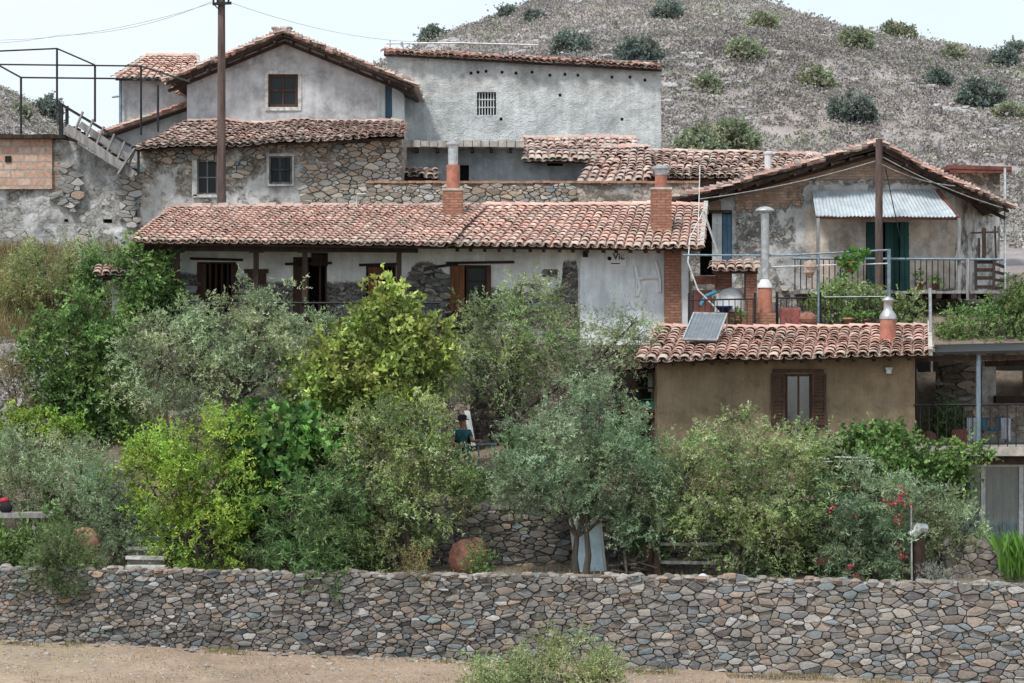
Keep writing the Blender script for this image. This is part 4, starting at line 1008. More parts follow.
for k in range(4): g.bar(P(996, 264+k*8, 68.6), P(1004, 267+k*7, 69.3), .04, .08)
g.build('board_gate', 'wood', H)
g = MB(); g.bar(P(984, 258, 68.9), P(984, 228, 68.9), .1, .08); g.bar(P(971, 233, 68.9), P(998, 232, 68.9), .04, .05); g.bar(P(979, 258, 68.9), P(979, 238, 68.9), .06, .05); g.bar(P(996, 262, 69), P(995, 226, 69), .05, .05); g.build('clothes_frame', 'wood', H)
rail(H, 'drainpipe', [P(1005, 302, 69), P(1005, 168, 70)], .035, 'galv'); rail(H, 'downpipe', [P(968, 300, 68.5), P(968, 258, 68.5)], .05, 'greywood')

K = thing('rusty_roofed_shed', 'flat rust-red roofed shed behind the right slope of the balcony house', 'shed', (X(975, 76), 76, 12))
wall(K, 'wall', 'w_stone', 955, 1000, [(955, 170), (1000, 170)], 215, 77, mask=lambda x, y: (0.3, .5, 0), thick=2)
g = MB(); g.box((X(978, 76.8), 77.5, Z(168, 76.5)), (1.95, 2.4, .12), Matrix.Rotation(.03, 3, 'Y')); g.box((X(978, 76.8), 76.35, Z(170, 76.5)), (1.95, .05, .2)); g.build('roof', 'rust', K)

facing(G, 403, 272, 449, 345, 64.93, .24, .085, GP, lambda x, z: nz(x, z, 4, 1.5) > -.35, gap=.006)
facing(G, 494, 290, 579, 345, 64.93, .24, .085, GP, lambda x, z: nz(x, z, 4, 1.5) > -.3 and z < Z(286+.12*(512+x*F/65-494)+4, 65), gap=.006)
facing(G, 331, 286, 364, 340, 64.93, .24, .10, GP, lambda x, z: nz(x, z, 4, 1.5) > -.3, gap=.006)
facing(G, 170, 280, 195, 340, 64.93, .24, .10, GP, None, gap=.006)
facing(D_, 60, 160, 139, 262, 72.86, .22, .11, [(0.36, 0.35, 0.34), (0.42, 0.41, 0.40), (0.30, 0.29, 0.28), (0.38, 0.34, 0.30)], lambda x, z: nz(x, z, 4, .8) > .16, dep=.05)
facing(D_, -40, 195, 60, 262, 72.84, .22, .11, [(0.36, 0.35, 0.34), (0.42, 0.41, 0.40), (0.30, 0.29, 0.28), (0.38, 0.34, 0.30)], lambda x, z: nz(x, z, 9, .8) > .14, dep=.05)
facing(H, 735, 212, 800, 288, 69.93, .17, .09, [(0.34, 0.32, 0.31), (0.42, 0.40, 0.38), (0.26, 0.24, 0.23), (0.38, 0.32, 0.27)], lambda x, z: nz(x, z, 4, .9) > -.02, dep=.04)
# --- E: brown lower house
E = thing('mud_house', 'brown mud-rendered lower house with one shuttered window', 'house', (X(786, 59), 59, 5.4))
wall(E, 'wall', 'w_mud', 657, 915, [(657, 360), (915, 355)], 490, 59, openings=[(785, 374, 812, 425)], mask=lambda x, y: (1, 0.25+.5*sstep(395, 440, y)+.4*math.exp(-((x-800)/18)**2)*(y > 424)+.35*sstep(372, 360, y), 0), step=6, thick=3.6, disp=.025)
window(E, 'window', 785, 374, 812, 425, 59, 'brownwood', 'glass2', nv=1, nh=0, fw=.06, rec=.08)
leaf_panel(E, 'shutter', 771, 373.5, 785, 425, 58.93, 'brownwood', 2, louvre=True); leaf_panel(E, 'shutter', 812, 373.5, 826, 425, 58.93, 'brownwood', 2, louvre=True)
g = MB(); g.pbox(773, 369, 824, 372.5, 58.92, .1); g.each('lintel', 'brownwood', E); g = MB(); g.pbox(782, 425, 816, 428, 58.88, .14); g.build('window_sill', 'brownwood', E)
g = MB(); g.pbox(774, 375, 823, 424, 59.5, .03); g.build('curtain', 'curtain', E)
g = MB(); g.pbox(885.5, 367.5, 892.5, 369.5, 58.8, .2); g.pbox(886.5, 369.5, 891.5, 373.5, 58.82, .14); g.build('wall_lamp', 'galv', E)
tile_roof(E, P(640, 361, 58.3), P(929, 355, 58.3), P(929, 329, 62.6), P(657, 329, 62.6), pal='pink', rough=1.5, pitch=.27, row=.36, name='roof', ridge=True, mossy=.35)
rafters(E, P(648, 365, 58.5), P(918, 359, 58.5), 15, (0, .6, .1), w=.07)
g = MB(); g.bar(P(930.5, 356, 58.25)+Vector((0, 0, .08)), P(929.5, 327, 62.6)+Vector((0, 0, .1)), .10, .14); g.build('verge_mortar', 'concrete', E)
wall(E, 'terrace_parapet', 'w_mud', 655, 930, [(655, 328), (930, 326)], 345, 62.75, mask=lambda x, y: (1, .3, 0), thick=.3)
t = thing('porch', 'dark timber porch with shelf on the left of the mud house', 'porch', (X(640, 60.5), 60.5, 5.8))
g = MB(); 
for px in (623, 634, 655.5): g.bar(P(px, 440, 60.2), P(px, 366, 60.2), .08, .08)
g.bar(P(618, 367, 60.2), P(657, 366, 60.2), .1, .12); g.bar(P(622, 388, 60.2), P(656, 388, 60.2), .05, .05); g.build('timber_frame', 'brownwood', t)
g = MB(); g.pbox(618, 409, 657, 412, 59.9, .6); g.pbox(622, 415, 657, 418, 59.95, .05)
for k in range(5): g.pbox(624+k*7, 412, 626.5+k*7, 440, 60.0, .04)
g.build('shelf', 'brownwood', t)
g = MB(); g.pbox(612, 350, 657, 470, 61.6, .1); g.build('back_wall', 'dark', t); g = MB(); g.pbox(648, 373, 655, 392, 60.9, .03); g.build('pale_pane', 'curtain', t)  # near-black panel paints the porch's unlit depth
tile_roof(t, P(621, 369, 59.8), P(656, 368, 59.8), P(658, 352, 62.6), P(640, 352, 62.6), name='roof', pitch=.26, ridge=False)
g = MB(); g.pbox(640, 402, 655, 409, 59.95, .35); g.tube([P(643, 402, 60.1), P(643, 399.5, 60.1), P(652, 399.5, 60.1), P(652, 402, 60.1)], .02, 5)
tag(g.build('green_crate', m_simple('green_plastic', (0.01, 0.10, 0.07), .2, 5, .5)), 'dark green crate on the porch shelf', 'crate')

# --- J: right veranda house
J = thing('veranda_house', 'two storey veranda building with glass doors below at the right edge', 'house', (X(975, 61), 61, 3.8))
wall(J, 'back_wall', 'w_stone', 916, 1090, [(916, 352), (1090, 352)], 456, 64.6, openings=[(916.5, 362, 937, 455), (996, 364, 1024, 402)], mask=lambda x, y: ((0.1, .5, 0) if x < 978 else (0.25, .6, 0)), thick=.4, disp=.06)
g = MB(); g.pbox(912, 358, 940, 460, 65.5, .03); g.pbox(994, 360, 1030, 404, 65.5, .03); g.each('unlit_backing', 'dark', J)
g = MB(); g.pbox(982, 366, 996, 404, 62.8, .35); g.build('white_pillar', 'whitewash', J)
g = MB(); g.pbox(996, 396, 1090, 404, 62.5, .3); g.build('bench_wall', 'wood', J)
g = MB(); a = P(918, 355, 58.8); b = P(1090, 351, 58.8); T_ = Vector((0, 6, .15)); h = Vector((0, 0, .06))
g.add((a, b, b+T_, a+T_, a+h, b+h, b+T_+h, a+T_+h), ((0, 3, 2, 1), (4, 5, 6, 7), (0, 1, 5, 4), (1, 2, 6, 5), (2, 3, 7, 6), (3, 0, 4, 7))); g.build('roof', 'iron', J)
g = MB(); g.bar(P(918, 359, 59.0), P(1090, 356, 59.0), .1, .12); g.bar(P(985, 364, 60), P(1090, 360, 60), .1, .14); g.build('beam', 'wood', J)
g = MB(); g.tube([P(978.5, 458, 58.95), P(978.5, 355, 58.95)], .06, 10); g.build('post', 'bluepipe', J)
g = MB(); g.pbox(915, 447, 1090, 456, 58.85, 5.8); g.build('floor_slab', 'concrete', J)
g = MB(); g.pbox(918, 456.5, 1090, 463, 59.0, .3); g.build('slab_beam', 'wood', J)
bars(J, 'railing', 916, 405, 1090, 447, 58.95, 20, 'iron', .014); rail(J, 'handrail', [P(914, 405, 58.95), P(1090, 404, 58.95)], .028); rail(J, 'bottom_rail', [P(914, 443, 58.95), P(1090, 443, 58.95)], .02)
wall(J, 'lower_wall', 'w_mud', 905, 1090, [(905, 456), (1090, 456)], 575, 59.6, openings=[(955, 464, 1060, 546)], mask=lambda x, y: (1, .2, 0), thick=.4)
for (x0, x1) in ((955.5, 983), (983, 1021), (1021, 1059)):
    window(J, 'sliding_door', x0, 464.5, x1, 545.5, 59.55, 'galv', 'glass2', nv=0, nh=0, fw=.055, rec=.1)
g = MB()
for k in range(60):
    px = 957+k*1.7; g.pbox(px, 467, px+1.5, 545, 59.82+.03*math.sin(k*1.3), .02)
g.build('curtain', 'curtain', J)
g = MB(); g.pbox(900, 455, 1090, 560, 61.5, .05); g.each('unlit_backing', 'dark', J)

facing(J, 937, 365, 976, 445, 64.53, .26, .08, [(0.22, 0.18, 0.15), (0.30, 0.25, 0.21), (0.17, 0.14, 0.12)], None, gap=.006)
# ================================================================== DRY STONE WALLS
def backing(root, x0, x1, zb, zt, Y, d, n=60, Yf=None):
    g = MB()
    for k in range(n):
        a, b = lerp(x0, x1, k/n), lerp(x0, x1, (k+1)/n); y = Yf((a+b)/2) if Yf else Y
        z0, z1 = zb((a+b)/2)-.5, zt((a+b)/2)-.05; g.box(((a+b)/2, y+.05+d/2, (z0+z1)/2), (b-a+.01, d, z1-z0))
    return g.build('wall_core', 'w_core', root)
M['w_core'] = m_simple('dark_earth', (0.15, 0.125, 0.105), .4, 8, 1.0)
RW = thing('retaining_wall', 'long dry stone retaining wall along the foot of the gardens', 'stone wall', (0, 55, 1.7))
yf = lambda x: 55+.10*math.sin(x*.35)+.08*nz(x, 0, 0, .5)
zt_ = lambda x: ztop(x)+.05*nz(x, 3, 0, .9)+.05*nz(x, 3, 7, 3)
g = MB(); wm = lambda x: 0.88+.35*sstep(-3, 10, x)
SU = lambda u: lerp(.82, 1.28, sstep(-15, 12, u))
_us = np.linspace(-24, 24, 1600); _xs = np.concatenate([[0], np.cumsum([SU(u)*(_us[1]-_us[0]) for u in _us[:-1]])]); _xs -= np.interp(0, _us, _xs)
WU = lambda u: float(np.interp(u, _us, _xs)); UW = lambda x: float(np.interp(x, _xs, _us))
stones(g, UW(-18), UW(18), lambda u: (zfoot(WU(u))-.15)/SU(u), lambda u: zt_(WU(u))/SU(u), 55, .165, .076, Yf=lambda u: yf(WU(u)), drop=.28, dep=.10, warm=lambda u: wm(WU(u)), gap=.006)
g.v = [(WU(v[0]), v[1]+.05*nz(v[0], v[2], 2, 1.2), v[2]*SU(v[0])+.03*nz(v[0], v[2], 6, .9)) for v in g.v]
for k in range(520):
    x = random.uniform(-18, 18); rock(g, (x, yf(x)+random.uniform(-.06, .35), zt_(x)+random.uniform(-.08, -.01)), random.uniform(.05, .11), (1.3, 1, .65), tuple(Vector(random.choice([(0.22, 0.20, 0.18), (0.28, 0.26, 0.24), (0.25, 0.19, 0.15)]))*random.uniform(.8, 1.3)))
for k in range(150):
    x = random.uniform(-14, 14); rock(g, (x, yf(x)-random.uniform(.05, .5), zfoot(x)+.01), random.uniform(.02, .07), (1.3, 1, .6), tuple(Vector((0.28, 0.25, 0.22))*random.uniform(.7, 1.3)))
g.build('stonework', 'dstone', RW); backing(RW, -18.1, 18.1, zfoot, zt_, 55, .5, Yf=yf)
SW = thing('terrace_wall', 'rough dark stone terrace wall behind the olive tree', 'stone wall', (0, 57.8, 3.6))
yf2 = lambda x: 57.75+.12*math.sin(x*.8)
g = MB(); stones(g, -9.5, 8.9, lambda x: 3.5, lambda x: 5.2+.12*nz(x, 0, 0, 1), 57.75, .21, .09, Yf=yf2, drop=.25, dep=.1,
   pal=[(0.15, 0.14, 0.13), (0.20, 0.18, 0.16), (0.11, 0.105, 0.10), (0.24, 0.21, 0.18), (0.16, 0.16, 0.17)])
g.build('stonework', 'dstone', SW); backing(SW, -9.6, 8.95, lambda x: 3.5, lambda x: 5.25, 57.75, .4, Yf=yf2)
S3 = thing('low_stone_wall', 'low pile of pale rubble below the glass doors', 'stone wall', (11.3, 56.6, 3.5))
g = MB(); stones(g, 10.2, 14, lambda x: 3.4, lambda x: 4.35+.1*nz(x, 0, 0, 2), 56.6, .22, .12, drop=.25, pal=[(0.25, 0.21, 0.19), (0.30, 0.26, 0.23), (0.2, 0.18, 0.17)])
g.build('stonework', 'dstone', S3); backing(S3, 10.2, 14, lambda x: 3.4, lambda x: 4.3, 56.6, .3, 8)
S4 = thing('rock_bank', 'grey loose rock bank on the left slope below the dry grass', 'rock bank', (X(20, 63), 63, 7.5))
g = MB()
for k in range(900):
    y = random.uniform(62, 66.5); x = X(random.uniform(-60, 95), y); rock(g, (x, y, ground(x, y)+random.uniform(-.05, .12)), random.uniform(.08, .26), (1.4, 1, .7), tuple(Vector((0.27, 0.26, 0.265))*random.uniform(.55, 1.25)), 6)
g.build('rocks', 'dstone', S4)

# ================================================================== PROPS
def pithos(name, lab, c, r, prof, m='terra', rot=None, ribs=True, cat='jar', group=None):
    t = thing(name, lab, cat, c, group); g = MB(); g.lathe(c, [(a*r, b*r) for a, b in prof], 26, rot); g.build('body', m, t, True)
    if ribs:
        g = MB(); sc = 1
        for zz in ribs if isinstance(ribs, (list, tuple)) else (0.5, 1.2):
            rr = interp([(b, a) for a, b in prof], zz)*r
            pts = [(rr*1.0, zz*r-.02), (rr*1.03, zz*r), (rr*1.0, zz*r+.02)]; g.lathe(c, pts, 26, rot)
        g.build('rib', m, t, True)
    return t
jar = [(0, 0), (.45, 0), (.75, .3), (.96, .75), (1.0, 1.1), (.9, 1.5), (.6, 1.8), (.42, 1.92), (.5, 2.05), (.52, 2.1), (.42, 2.1), (.38, 1.95)]
base = P(468, 579, 55.9)
pithos('clay_jar', 'big ribbed dark red clay jar lying at the edge of the retaining wall', P(468, 558, 56.0)+Vector((-.0, .45, -.05)), .47, [(0, -1.05), (.35, -1.0), (.7, -.75), (.93, -.35), (1, 0), (.93, .35), (.7, .7), (.45, .92), (.42, 1.0), (.5, 1.05), (.38, 1.02), (.3, .8)], 'terra', Matrix.Rotation(.75, 3, 'Y') @ Matrix.Rotation(-.6, 3, 'X'), [-.5, 0, .45])
pithos('clay_jar', 'pale pink clay jar half hidden behind the rosemary bush', P(85, 541, 56.2), .33, [(0, -1.05), (.4, -1.0), (.75, -.7), (.95, -.3), (1, .05), (.9, .4), (.65, .75), (.4, .95), (.4, 1.05), (.48, 1.08), (.3, 1.0)], 'paleterra', Matrix.Rotation(-1.0, 3, 'Y'), [0.3])
pithos('round_jar', 'round terracotta jar on the roof terrace beside the red planter', P(808, 327, 63.0), .235, [(0, 0), (.5, 0), (.85, .4), (1, .9), (.9, 1.3), (.5, 1.6), (.4, 1.68), (.5, 1.75), (.35, 1.72)], 'terra', None, [.9])
pithos('round_jar', 'red clay jar on the veranda floor behind the railing', P(928, 446, 60.5), .22, [(0, 0), (.5, 0), (.85, .4), (1, .9), (.9, 1.3), (.5, 1.6), (.4, 1.68), (.5, 1.75), (.35, 1.72)], 'terra', None, [.9])
def planter(lab, x0, y0, x1, y1, Y, m='redpaint', name='planter'):
    a = P(x0, y1, Y); b = P(x1, y0, Y); t = thing(name, lab, 'planter', ((a.x+b.x)/2, Y, a.z)); g = MB(); w = b.x-a.x; h = b.z-a.z; cx = (a.x+b.x)/2
    for s in (-1, 1): g.box((cx+s*w/2*.95, Y+.12, a.z+h*.45), (.03, .24, h*.9), Matrix.Rotation(s*.08, 3, 'Y')); g.box((cx, Y+.12+s*.12, a.z+h*.45), (w*.93, .03, h*.9), Matrix.Rotation(-s*.08, 3, 'X'))
    g.box((cx, Y+.12, a.z+h*.93), (w*1.04, .29, h*.14)); g.build('box', m, t)
    g = MB(); g.box((cx, Y+.12, a.z+h*1.01), (w*.9, .22, .02)); g.build('soil', 'w_core', t); return t
planter('dark red square planter on the roof terrace left of the round jar', 781, 308, 800, 327, 63.0)
planter('terracotta trough among the oleander leaves', 824, 526, 844, 537, 56.8, 'paleterra', 'trough')
planter('small clay trough low beside the oleander', 815, 556, 832, 565, 56.3, 'terra', 'trough')
planter('clay flower trough on the rubble below the glass doors', 978, 545, 996, 549, 56.9, 'terra', 'trough')
planter('red square pot on the veranda floor left of the blue post', 952, 430, 967, 446, 60.3, 'redpaint')
planter('red planter behind the wooden stump on the right', 903, 553, 921, 568, 57.0, 'redpaint')

# terrace flues
t = thing('flue', 'tall shiny metal flue with hat rising from a terracotta pot', 'flue', P(765, 330, 63.2))
g = MB(); g.tube([P(765, 286, 63.2), P(765, 213, 63.2)], .105, 16); g.build('pipe', 'galv', t, False)
g = MB(); g.lathe(P(765, 212, 63.2), [(.10, -.1), (.10, 0), (.27, .02), (.24, .07), (.12, .13), (0, .15)], 16); g.build('hat', 'galv', t, True)
g = MB(); g.lathe(P(765, 313, 63.2), [(.20, 0), (.19, .3), (.17, .68)], 16); g.build('clay_pot', 'orange', t, True)
g = MB(); g.lathe(P(765, 287, 63.2), [(.2, -.02), (.19, .05), (.14, .13), (.11, .2)], 16); g.build('collar', 'white', t, True)
g = MB(); p = P(765, 322, 63.2); g.box((p.x, 63.2, p.z), (.52, .45, .48)); g.build('brick_base', 'brick', t)
t = thing('flue', 'short terracotta flue with pointed white metal cap on the tiles of the mud house', 'flue', P(888, 340, 60.6))
g = MB(); g.tube([P(888, 345, 60.6), P(888, 317, 60.6)], .2, 16); g.build('clay_pipe', 'orange', t)
g = MB(); g.lathe(P(888, 318, 60.6), [(.215, -.03), (.215, .05), (.14, .17), (.11, .2), (.11, .42), (.16, .43), (.15, .47), (0, .55)], 16); g.build('metal_cap', 'galv', t, True)

# oven niche
t = thing('garden_oven', 'white domed oven under a small tiled canopy on brick piers', 'oven', (X(735, 64.2), 64.2, 9.2))
g = MB(); g.pbox(746, 268, 757, 330, 63.9, .5); g.pbox(716, 266, 732, 290, 64.6, .3); g.build('brick_pier', 'brick', t)
g = MB(); c = P(731, 312, 64.3); g.lathe(c, [(.44, 0), (.43, .25), (.36, .45), (.22, .6), (0, .66)], 20); g.build('dome', 'white', t, True)
g = MB(); g.pbox(714, 312, 746, 332, 63.9, .6); g.build('oven_base', 'brick', t)
tile_roof(t, P(712, 270, 63.7), P(758, 270, 63.7), P(757, 263, 64.6)+Vector((0, 0, .05)), P(714, 263, 64.6), pal='pink', rough=1.5, name='canopy', ridge=False)
g = MB(); g.lathe(P(724, 312, 63.75), [(0, 0), (.1, 0), (.2, .1), (.24, .16), (.22, .16), (.1, .04)], 16); tag(g.build('bowl', m_simple('cobalt', (.01, .03, .14), .3, 5, .4), None, True), 'dark blue bowl in front of the white oven', 'bowl')
g = MB(); g.pbox(694, 276, 716, 284, 64.4, .3); g.pbox(694, 290, 712, 330, 64.5, .3); tag(g.build('brick_ledge', 'rust'), 'rust coloured ledge beside the corner of the white house', 'ledge')
g = MB(); g.tube([P(700, 306, 63.3), P(706, 296, 63.4), P(716, 292, 63.5)], .05, 7); tag(g.build('teal_hose', 'bluecloth'), 'coiled teal hose above the solar panel', 'hose')
# solar panel
t = thing('solar_panel', 'small tilted solar water panel on the left end of the mud house roof', 'solar panel', P(705, 338, 60.2))
a, b, c, d = P(683, 339, 59.8), P(717, 340, 59.8), P(727, 314, 60.9), P(694, 313, 60.9); n = (b-a).cross(d-a).normalized()
g = MB(); T_ = n*.05; g.add((a, b, c, d, a-T_, b-T_, c-T_, d-T_), ((0, 1, 2, 3), (7, 6, 5, 4), (0, 4, 5, 1), (1, 5, 6, 2), (2, 6, 7, 3), (3, 7, 4, 0))); g.build('panel', m_simple('solar_glass', (0.15, 0.17, 0.19), .2, 4, .25, bmp=.02), t)
g = MB()
for p, q in ((a, b), (b, c), (c, d), (d, a)): g.bar(p+n*.01, q+n*.01, .035, .04)
for k in range(1, 9): g.bar(a.lerp(b, k/9)+n*.004, d.lerp(c, k/9)+n*.004, .007, .006)
g.build('frame', 'galv', t)
g = MB()
for p in (c, d): g.bar(p-n*.05, Vector((p.x, p.y+.1, p.z-.55)), .03, .03)
g.build('stand', 'galv', t)
# terrace railings
t = thing('terrace_railing', 'black iron railing on the terrace behind the solar panel', 'railing', P(725, 326, 62.9))
rail(t, 'top_rail', [P(688, 300, 62.8), P(754, 299, 62.8)], .025); bars(t, 'balusters', 690, 300, 756, 327, 62.85, 11); 
g = MB(); g.bar(P(755, 332, 62.8), P(755, 293, 62.8), .06, .06); g.bar(P(689, 332, 62.8), P(689, 293, 62.8), .06, .06); g.each('post', 'iron', t)
t = thing('terrace_railing', 'black iron railing on the terrace behind the red planter and round jar', 'railing', P(830, 326, 63.4))
rail(t, 'top_rail', [P(776, 298, 63.4), P(880, 297, 63.4)], .025); bars(t, 'balusters', 778, 299, 878, 325, 63.45, 18)
g = MB(); g.bar(P(777, 332, 63.4), P(777, 292, 63.4), .07, .07); g.bar(P(820, 332, 63.4), P(820, 292, 63.4), .07, .07); g.each('post', 'iron', t)
t = thing('pipe_rail', 'pale blue pipe frame stretched across above the terrace', 'pipe frame', P(889, 300, 63.3))
rail(t, 'upper_pipe', [P(683, 255, 63.3), P(780, 255.5, 63.3), P(889, 250, 63.3)], .028, 'bluepipe'); rail(t, 'lower_pipe', [P(768, 267, 63.3), P(888, 263.5, 63.3)], .022, 'galv'); rail(t, 'post', [P(889, 312, 63.3), P(889, 249, 63.3)], .05, 'bluepipe'); rail(t, 'wire', [P(824, 297, 63.1), P(886, 296.5, 63.1)], .012, 'galv')
rail(t, 'post', [P(818.5, 330, 63.3), P(818.5, 255, 63.3)], .03, 'bluepipe')
o = rail(None, 'metal_pole', [P(931.5, 372, 60.8), P(930, 288, 60.8)], .04, 'galv'); tag(o, 'thin galvanised pole at the right end of the mud house roof', 'pole')
# slack cables near the roof end
def cable(name, lab, pts, r=.008, m='iron', sagz=0.0, cat='cable', group=None):
    pts = [Vector(p) for p in pts]; out = []
    for a, b in zip(pts, pts[1:]):
        for k in range(10): t_ = k/10; q = a.lerp(b, t_); q.z -= sagz*4*t_*(1-t_); out.append(q)
    out.append(pts[-1]); g = MB(); g.tube(out, r, 4); return tag(g.build(name, m), lab, cat, group)
cable('cable', 'pale cable hanging from the right end of the pink roof to the hose', [P(703, 212, 64), P(690, 238, 63.9), P(688, 262, 63.6), P(698, 290, 63.4), P(714, 306, 63.2)], .018, 'white')
cable('prop_pole', 'slanting pale pole against the dark opening beside the pink roof', [P(704, 212, 66), P(721, 262, 64)], .03, 'greywood', cat='pole')
cable('rope', 'thin pale ropes hanging in front of the brick chimney house end', [P(700, 165, 66), P(698, 240, 64)], .012, 'white', cat='rope')
cable('black_cable', 'black cable falling from the utility pole past the green door', [P(885, 165, 67.9), P(892, 200, 67.8), P(899, 232, 67.8), P(906, 260, 68)], .014, 'iron')
# poles
def upole(lab, px, y0, y1, Y, r0, r1, arm=False, lean=0):
    t = thing('utility_pole', lab, 'utility pole', P(px, y1, Y)); g = MB(); g.tube([P(px+lean, y1, Y), P(px+lean*.4, (y0+y1)/2, Y), P(px, y0, Y)], [r0, (r0+r1)/2*1.02, r1], 12); g.build('pole', 'polewood', t, False)
    if arm:
        g = MB(); g.bar(P(px-9, 4, Y-.15), P(px+10, 3, Y-.15), .06, .08); g.bar(P(px-9, 3, Y-.2), P(px, 12, Y-.15), .03, .03)
        for dx in (-8, -4, 7): g.tube([P(px+dx, 4, Y-.15), P(px+dx, -1, Y-.15)], .03, 6)
        g.build('crossarm', 'iron', t)
        for dx in (-8, 7): g = MB(); g.lathe(P(px+dx, -1, Y-.15), [(.05, 0), (.07, .04), (.04, .08), (.06, .12), (0, .15)], 8); g.build('insulator', 'white', t)
    return t
upole('tall brown utility pole rising in front of the stone house', 221.5, -40, 209, 70.6, .13, .10, True)
upole('weathered utility pole in front of the balcony and awning', 879, 139, 335, 67.8, .12, .095)
g = MB(); 
wires = [([P(212, 3, 70.5), P(0, 40, 74), P(-150, 60, 78)], 'overhead wire running down left from the tall pole'), ([P(229, 2, 70.5), P(420, 42, 84), P(700, 60, 100)], 'overhead wire running right from the tall pole over the long white house'),
         ([P(213, 1, 70.6), P(60, 35, 74), P(-90, 36, 80)], 'upper overhead wire from the tall pole to the left edge')]
for pts, lab in wires: cable('overhead_wire', lab, pts, .007, 'galv', .25)
for (a, b, lab) in (((700, 199, 68.9), (879, 160, 67.8), 'service wire along the left slope of the balcony house'), ((879, 155, 67.8), (1003, 208, 69), 'service wire along the right slope of the balcony house'), ((879, 163, 67.7), (955, 186, 68.9), 'lower service wire from pole to white corner')):
    cable('service_wire', lab, [P(*a), P(*b)], .016, 'greywood', .12)
# hanging pot
t = thing('hanging_pot', 'clay pot with bright green plant hanging on the pipe frame', 'potted plant', P(851, 268, 63.2))
g = MB(); g.lathe(P(851, 272, 63.15), [(0, 0), (.11, 0), (.16, .22), (.18, .22), (.18, .27), (.14, .27), (.12, .2)], 16); g.build('pot', 'terra', t, True)
lb = lobes_px([(847, 263, 9, 6), (858, 255, 8, 6), (846, 266, 6, 5)], 63.15); c, u, _ = clumps(lb, 30, .2)
leaves_mesh('leaves', *spray(c, u, 3, 5, .12, (.12, .10), [(0.11, 0.26, .05), (.08, .2, .04), (.16, .33, .08)], .2, jit=.05), t)
# stone head figure / flower box on railing
g = MB(); rock(g, P(810, 267, 63.2), .2, (1, .8, .9), (0.36, .28, .23)); rock(g, P(810, 274, 63.2), .12, (1, .8, .9), (0.3, .2, .15)); tag(g.build('stone_ornament', 'dstone'), 'small weathered stone ornament on the terrace pipe', 'ornament')
# gate pillar on left
t = thing('gate_pillar', 'pale rendered pillar with small tiled cap beside the dark creeper', 'pillar', P(118, 345, 64))
g = MB(); g.pbox(112, 275, 128, 345, 64, .5); g.build('pillar', 'whitewash', t)
tile_roof(t, P(97, 275, 63.5), P(124, 275, 63.5), P(124, 267, 64.6), P(99, 267, 64.6), name='cap', pal='red', rough=1.2, ridge=False); g = MB(); g.pbox(103, 276, 124, 280, 63.7, .8); g.build('cap_timber', 'wood', t)
t = thing('plaster_pier', 'small grey plastered pier in the shade below the grey bush', 'pier', P(120, 535, 58.6)); g = MB(); g.pbox(108, 470, 131, 500, 58.6, .5); g.build('pier', 'concrete', t); g = MB(); g.pbox(106, 467, 133, 470, 58.5, .7); g.build('cap', 'whitewash', t)
# steps left
t = thing('stone_steps', 'short flight of pale stone slabs beside the lime green bush', 'steps', P(143, 572, 56.3))
for k in range(4):
    g = MB(); p = P(146, 567-k*9.5, 55.8+k*.35); g.box((p.x, p.y, p.z), (.9, .38, .07), Matrix.Rotation(random.gauss(0, .02), 3, 'Y')); g.build('tread', 'whitewash', t)
    g = MB(); g.box((p.x, p.y+.08, p.z-.13), (.85, .2, .18)); g.build('riser', 'concrete', t)
t = thing('stone_bench', 'weathered grey garden bench slab at the left edge', 'bench', P(15, 535, 56.5)); g = MB(); g.pbox(-40, 513, 52, 518, 56.3, .5); g.build('seat', 'greywood', t)
g = MB(); g.pbox(32, 518, 38, 545, 56.4, .3); g.pbox(-20, 518, -14, 545, 56.4, .3); g.each('leg', 'concrete', t)
t = thing('toy_tricycle', 'small red and black garden object standing on the grey bench', 'garden object', P(5, 513, 56.5)); g = MB(); rock(g, P(4, 501, 56.5), .11, (1.2, .8, .8), (1, 0, 0)); g.build('red_body', m_simple('bright_red', (.35, .03, .05), .1, 5, .5), t, True); g = MB(); g.lathe(P(6, 508, 56.4), [(.13, -.04), (.15, 0), (.13, .04), (0, .05)], 14, Matrix.Rotation(math.pi/2, 3, 'X')); g.build('wheel', 'black', t, True)
g = MB(); g.tube([P(18, 424, 60.5), P(58, 424.5, 60.5)], .035, 8); tag(g.build('pale_pipe', 'white'), 'short pale pipe lying over the clipped green hedge', 'pipe')
# leaning board, posts, fence
t = thing('old_door_panel', 'pale blue white door panel leaning behind the olive trunks', 'door panel', P(590, 577, 57))
a, b, c, d = P(577, 578, 56.7), P(606, 578, 56.7), P(600, 519, 57.2), P(570, 519, 57.2); n = (b-a).cross(d-a).normalized(); T_ = n*.04
g = MB(); g.add((a, b, c, d, a-T_, b-T_, c-T_, d-T_), ((0, 1, 2, 3), (7, 6, 5, 4), (0, 4, 5, 1), (1, 5, 6, 2), (2, 6, 7, 3), (3, 7, 4, 0))); g.build('panel', 'paleblue', t)
g = MB()
for p, q in ((a, b), (b, c), (c, d), (d, a)): g.bar(p+n*.01, q+n*.01, .05, .05)
g.build('frame', 'white', t)
t = thing('wooden_gate', 'dark wooden gate post with rough rail fence between the olive and the pale bush', 'fence', P(655, 580, 56.3))
g = MB(); g.bar(P(657, 582, 56.2), P(657, 538, 56.2), .13, .13); g.build('post', 'wood', t); g = MB(); g.bar(P(645, 580, 56.4), P(646, 545, 56.4), .12, .04); g.bar(P(650, 580, 56.4), P(651, 543, 56.4), .09, .04); g.build('board', 'brownwood', t)
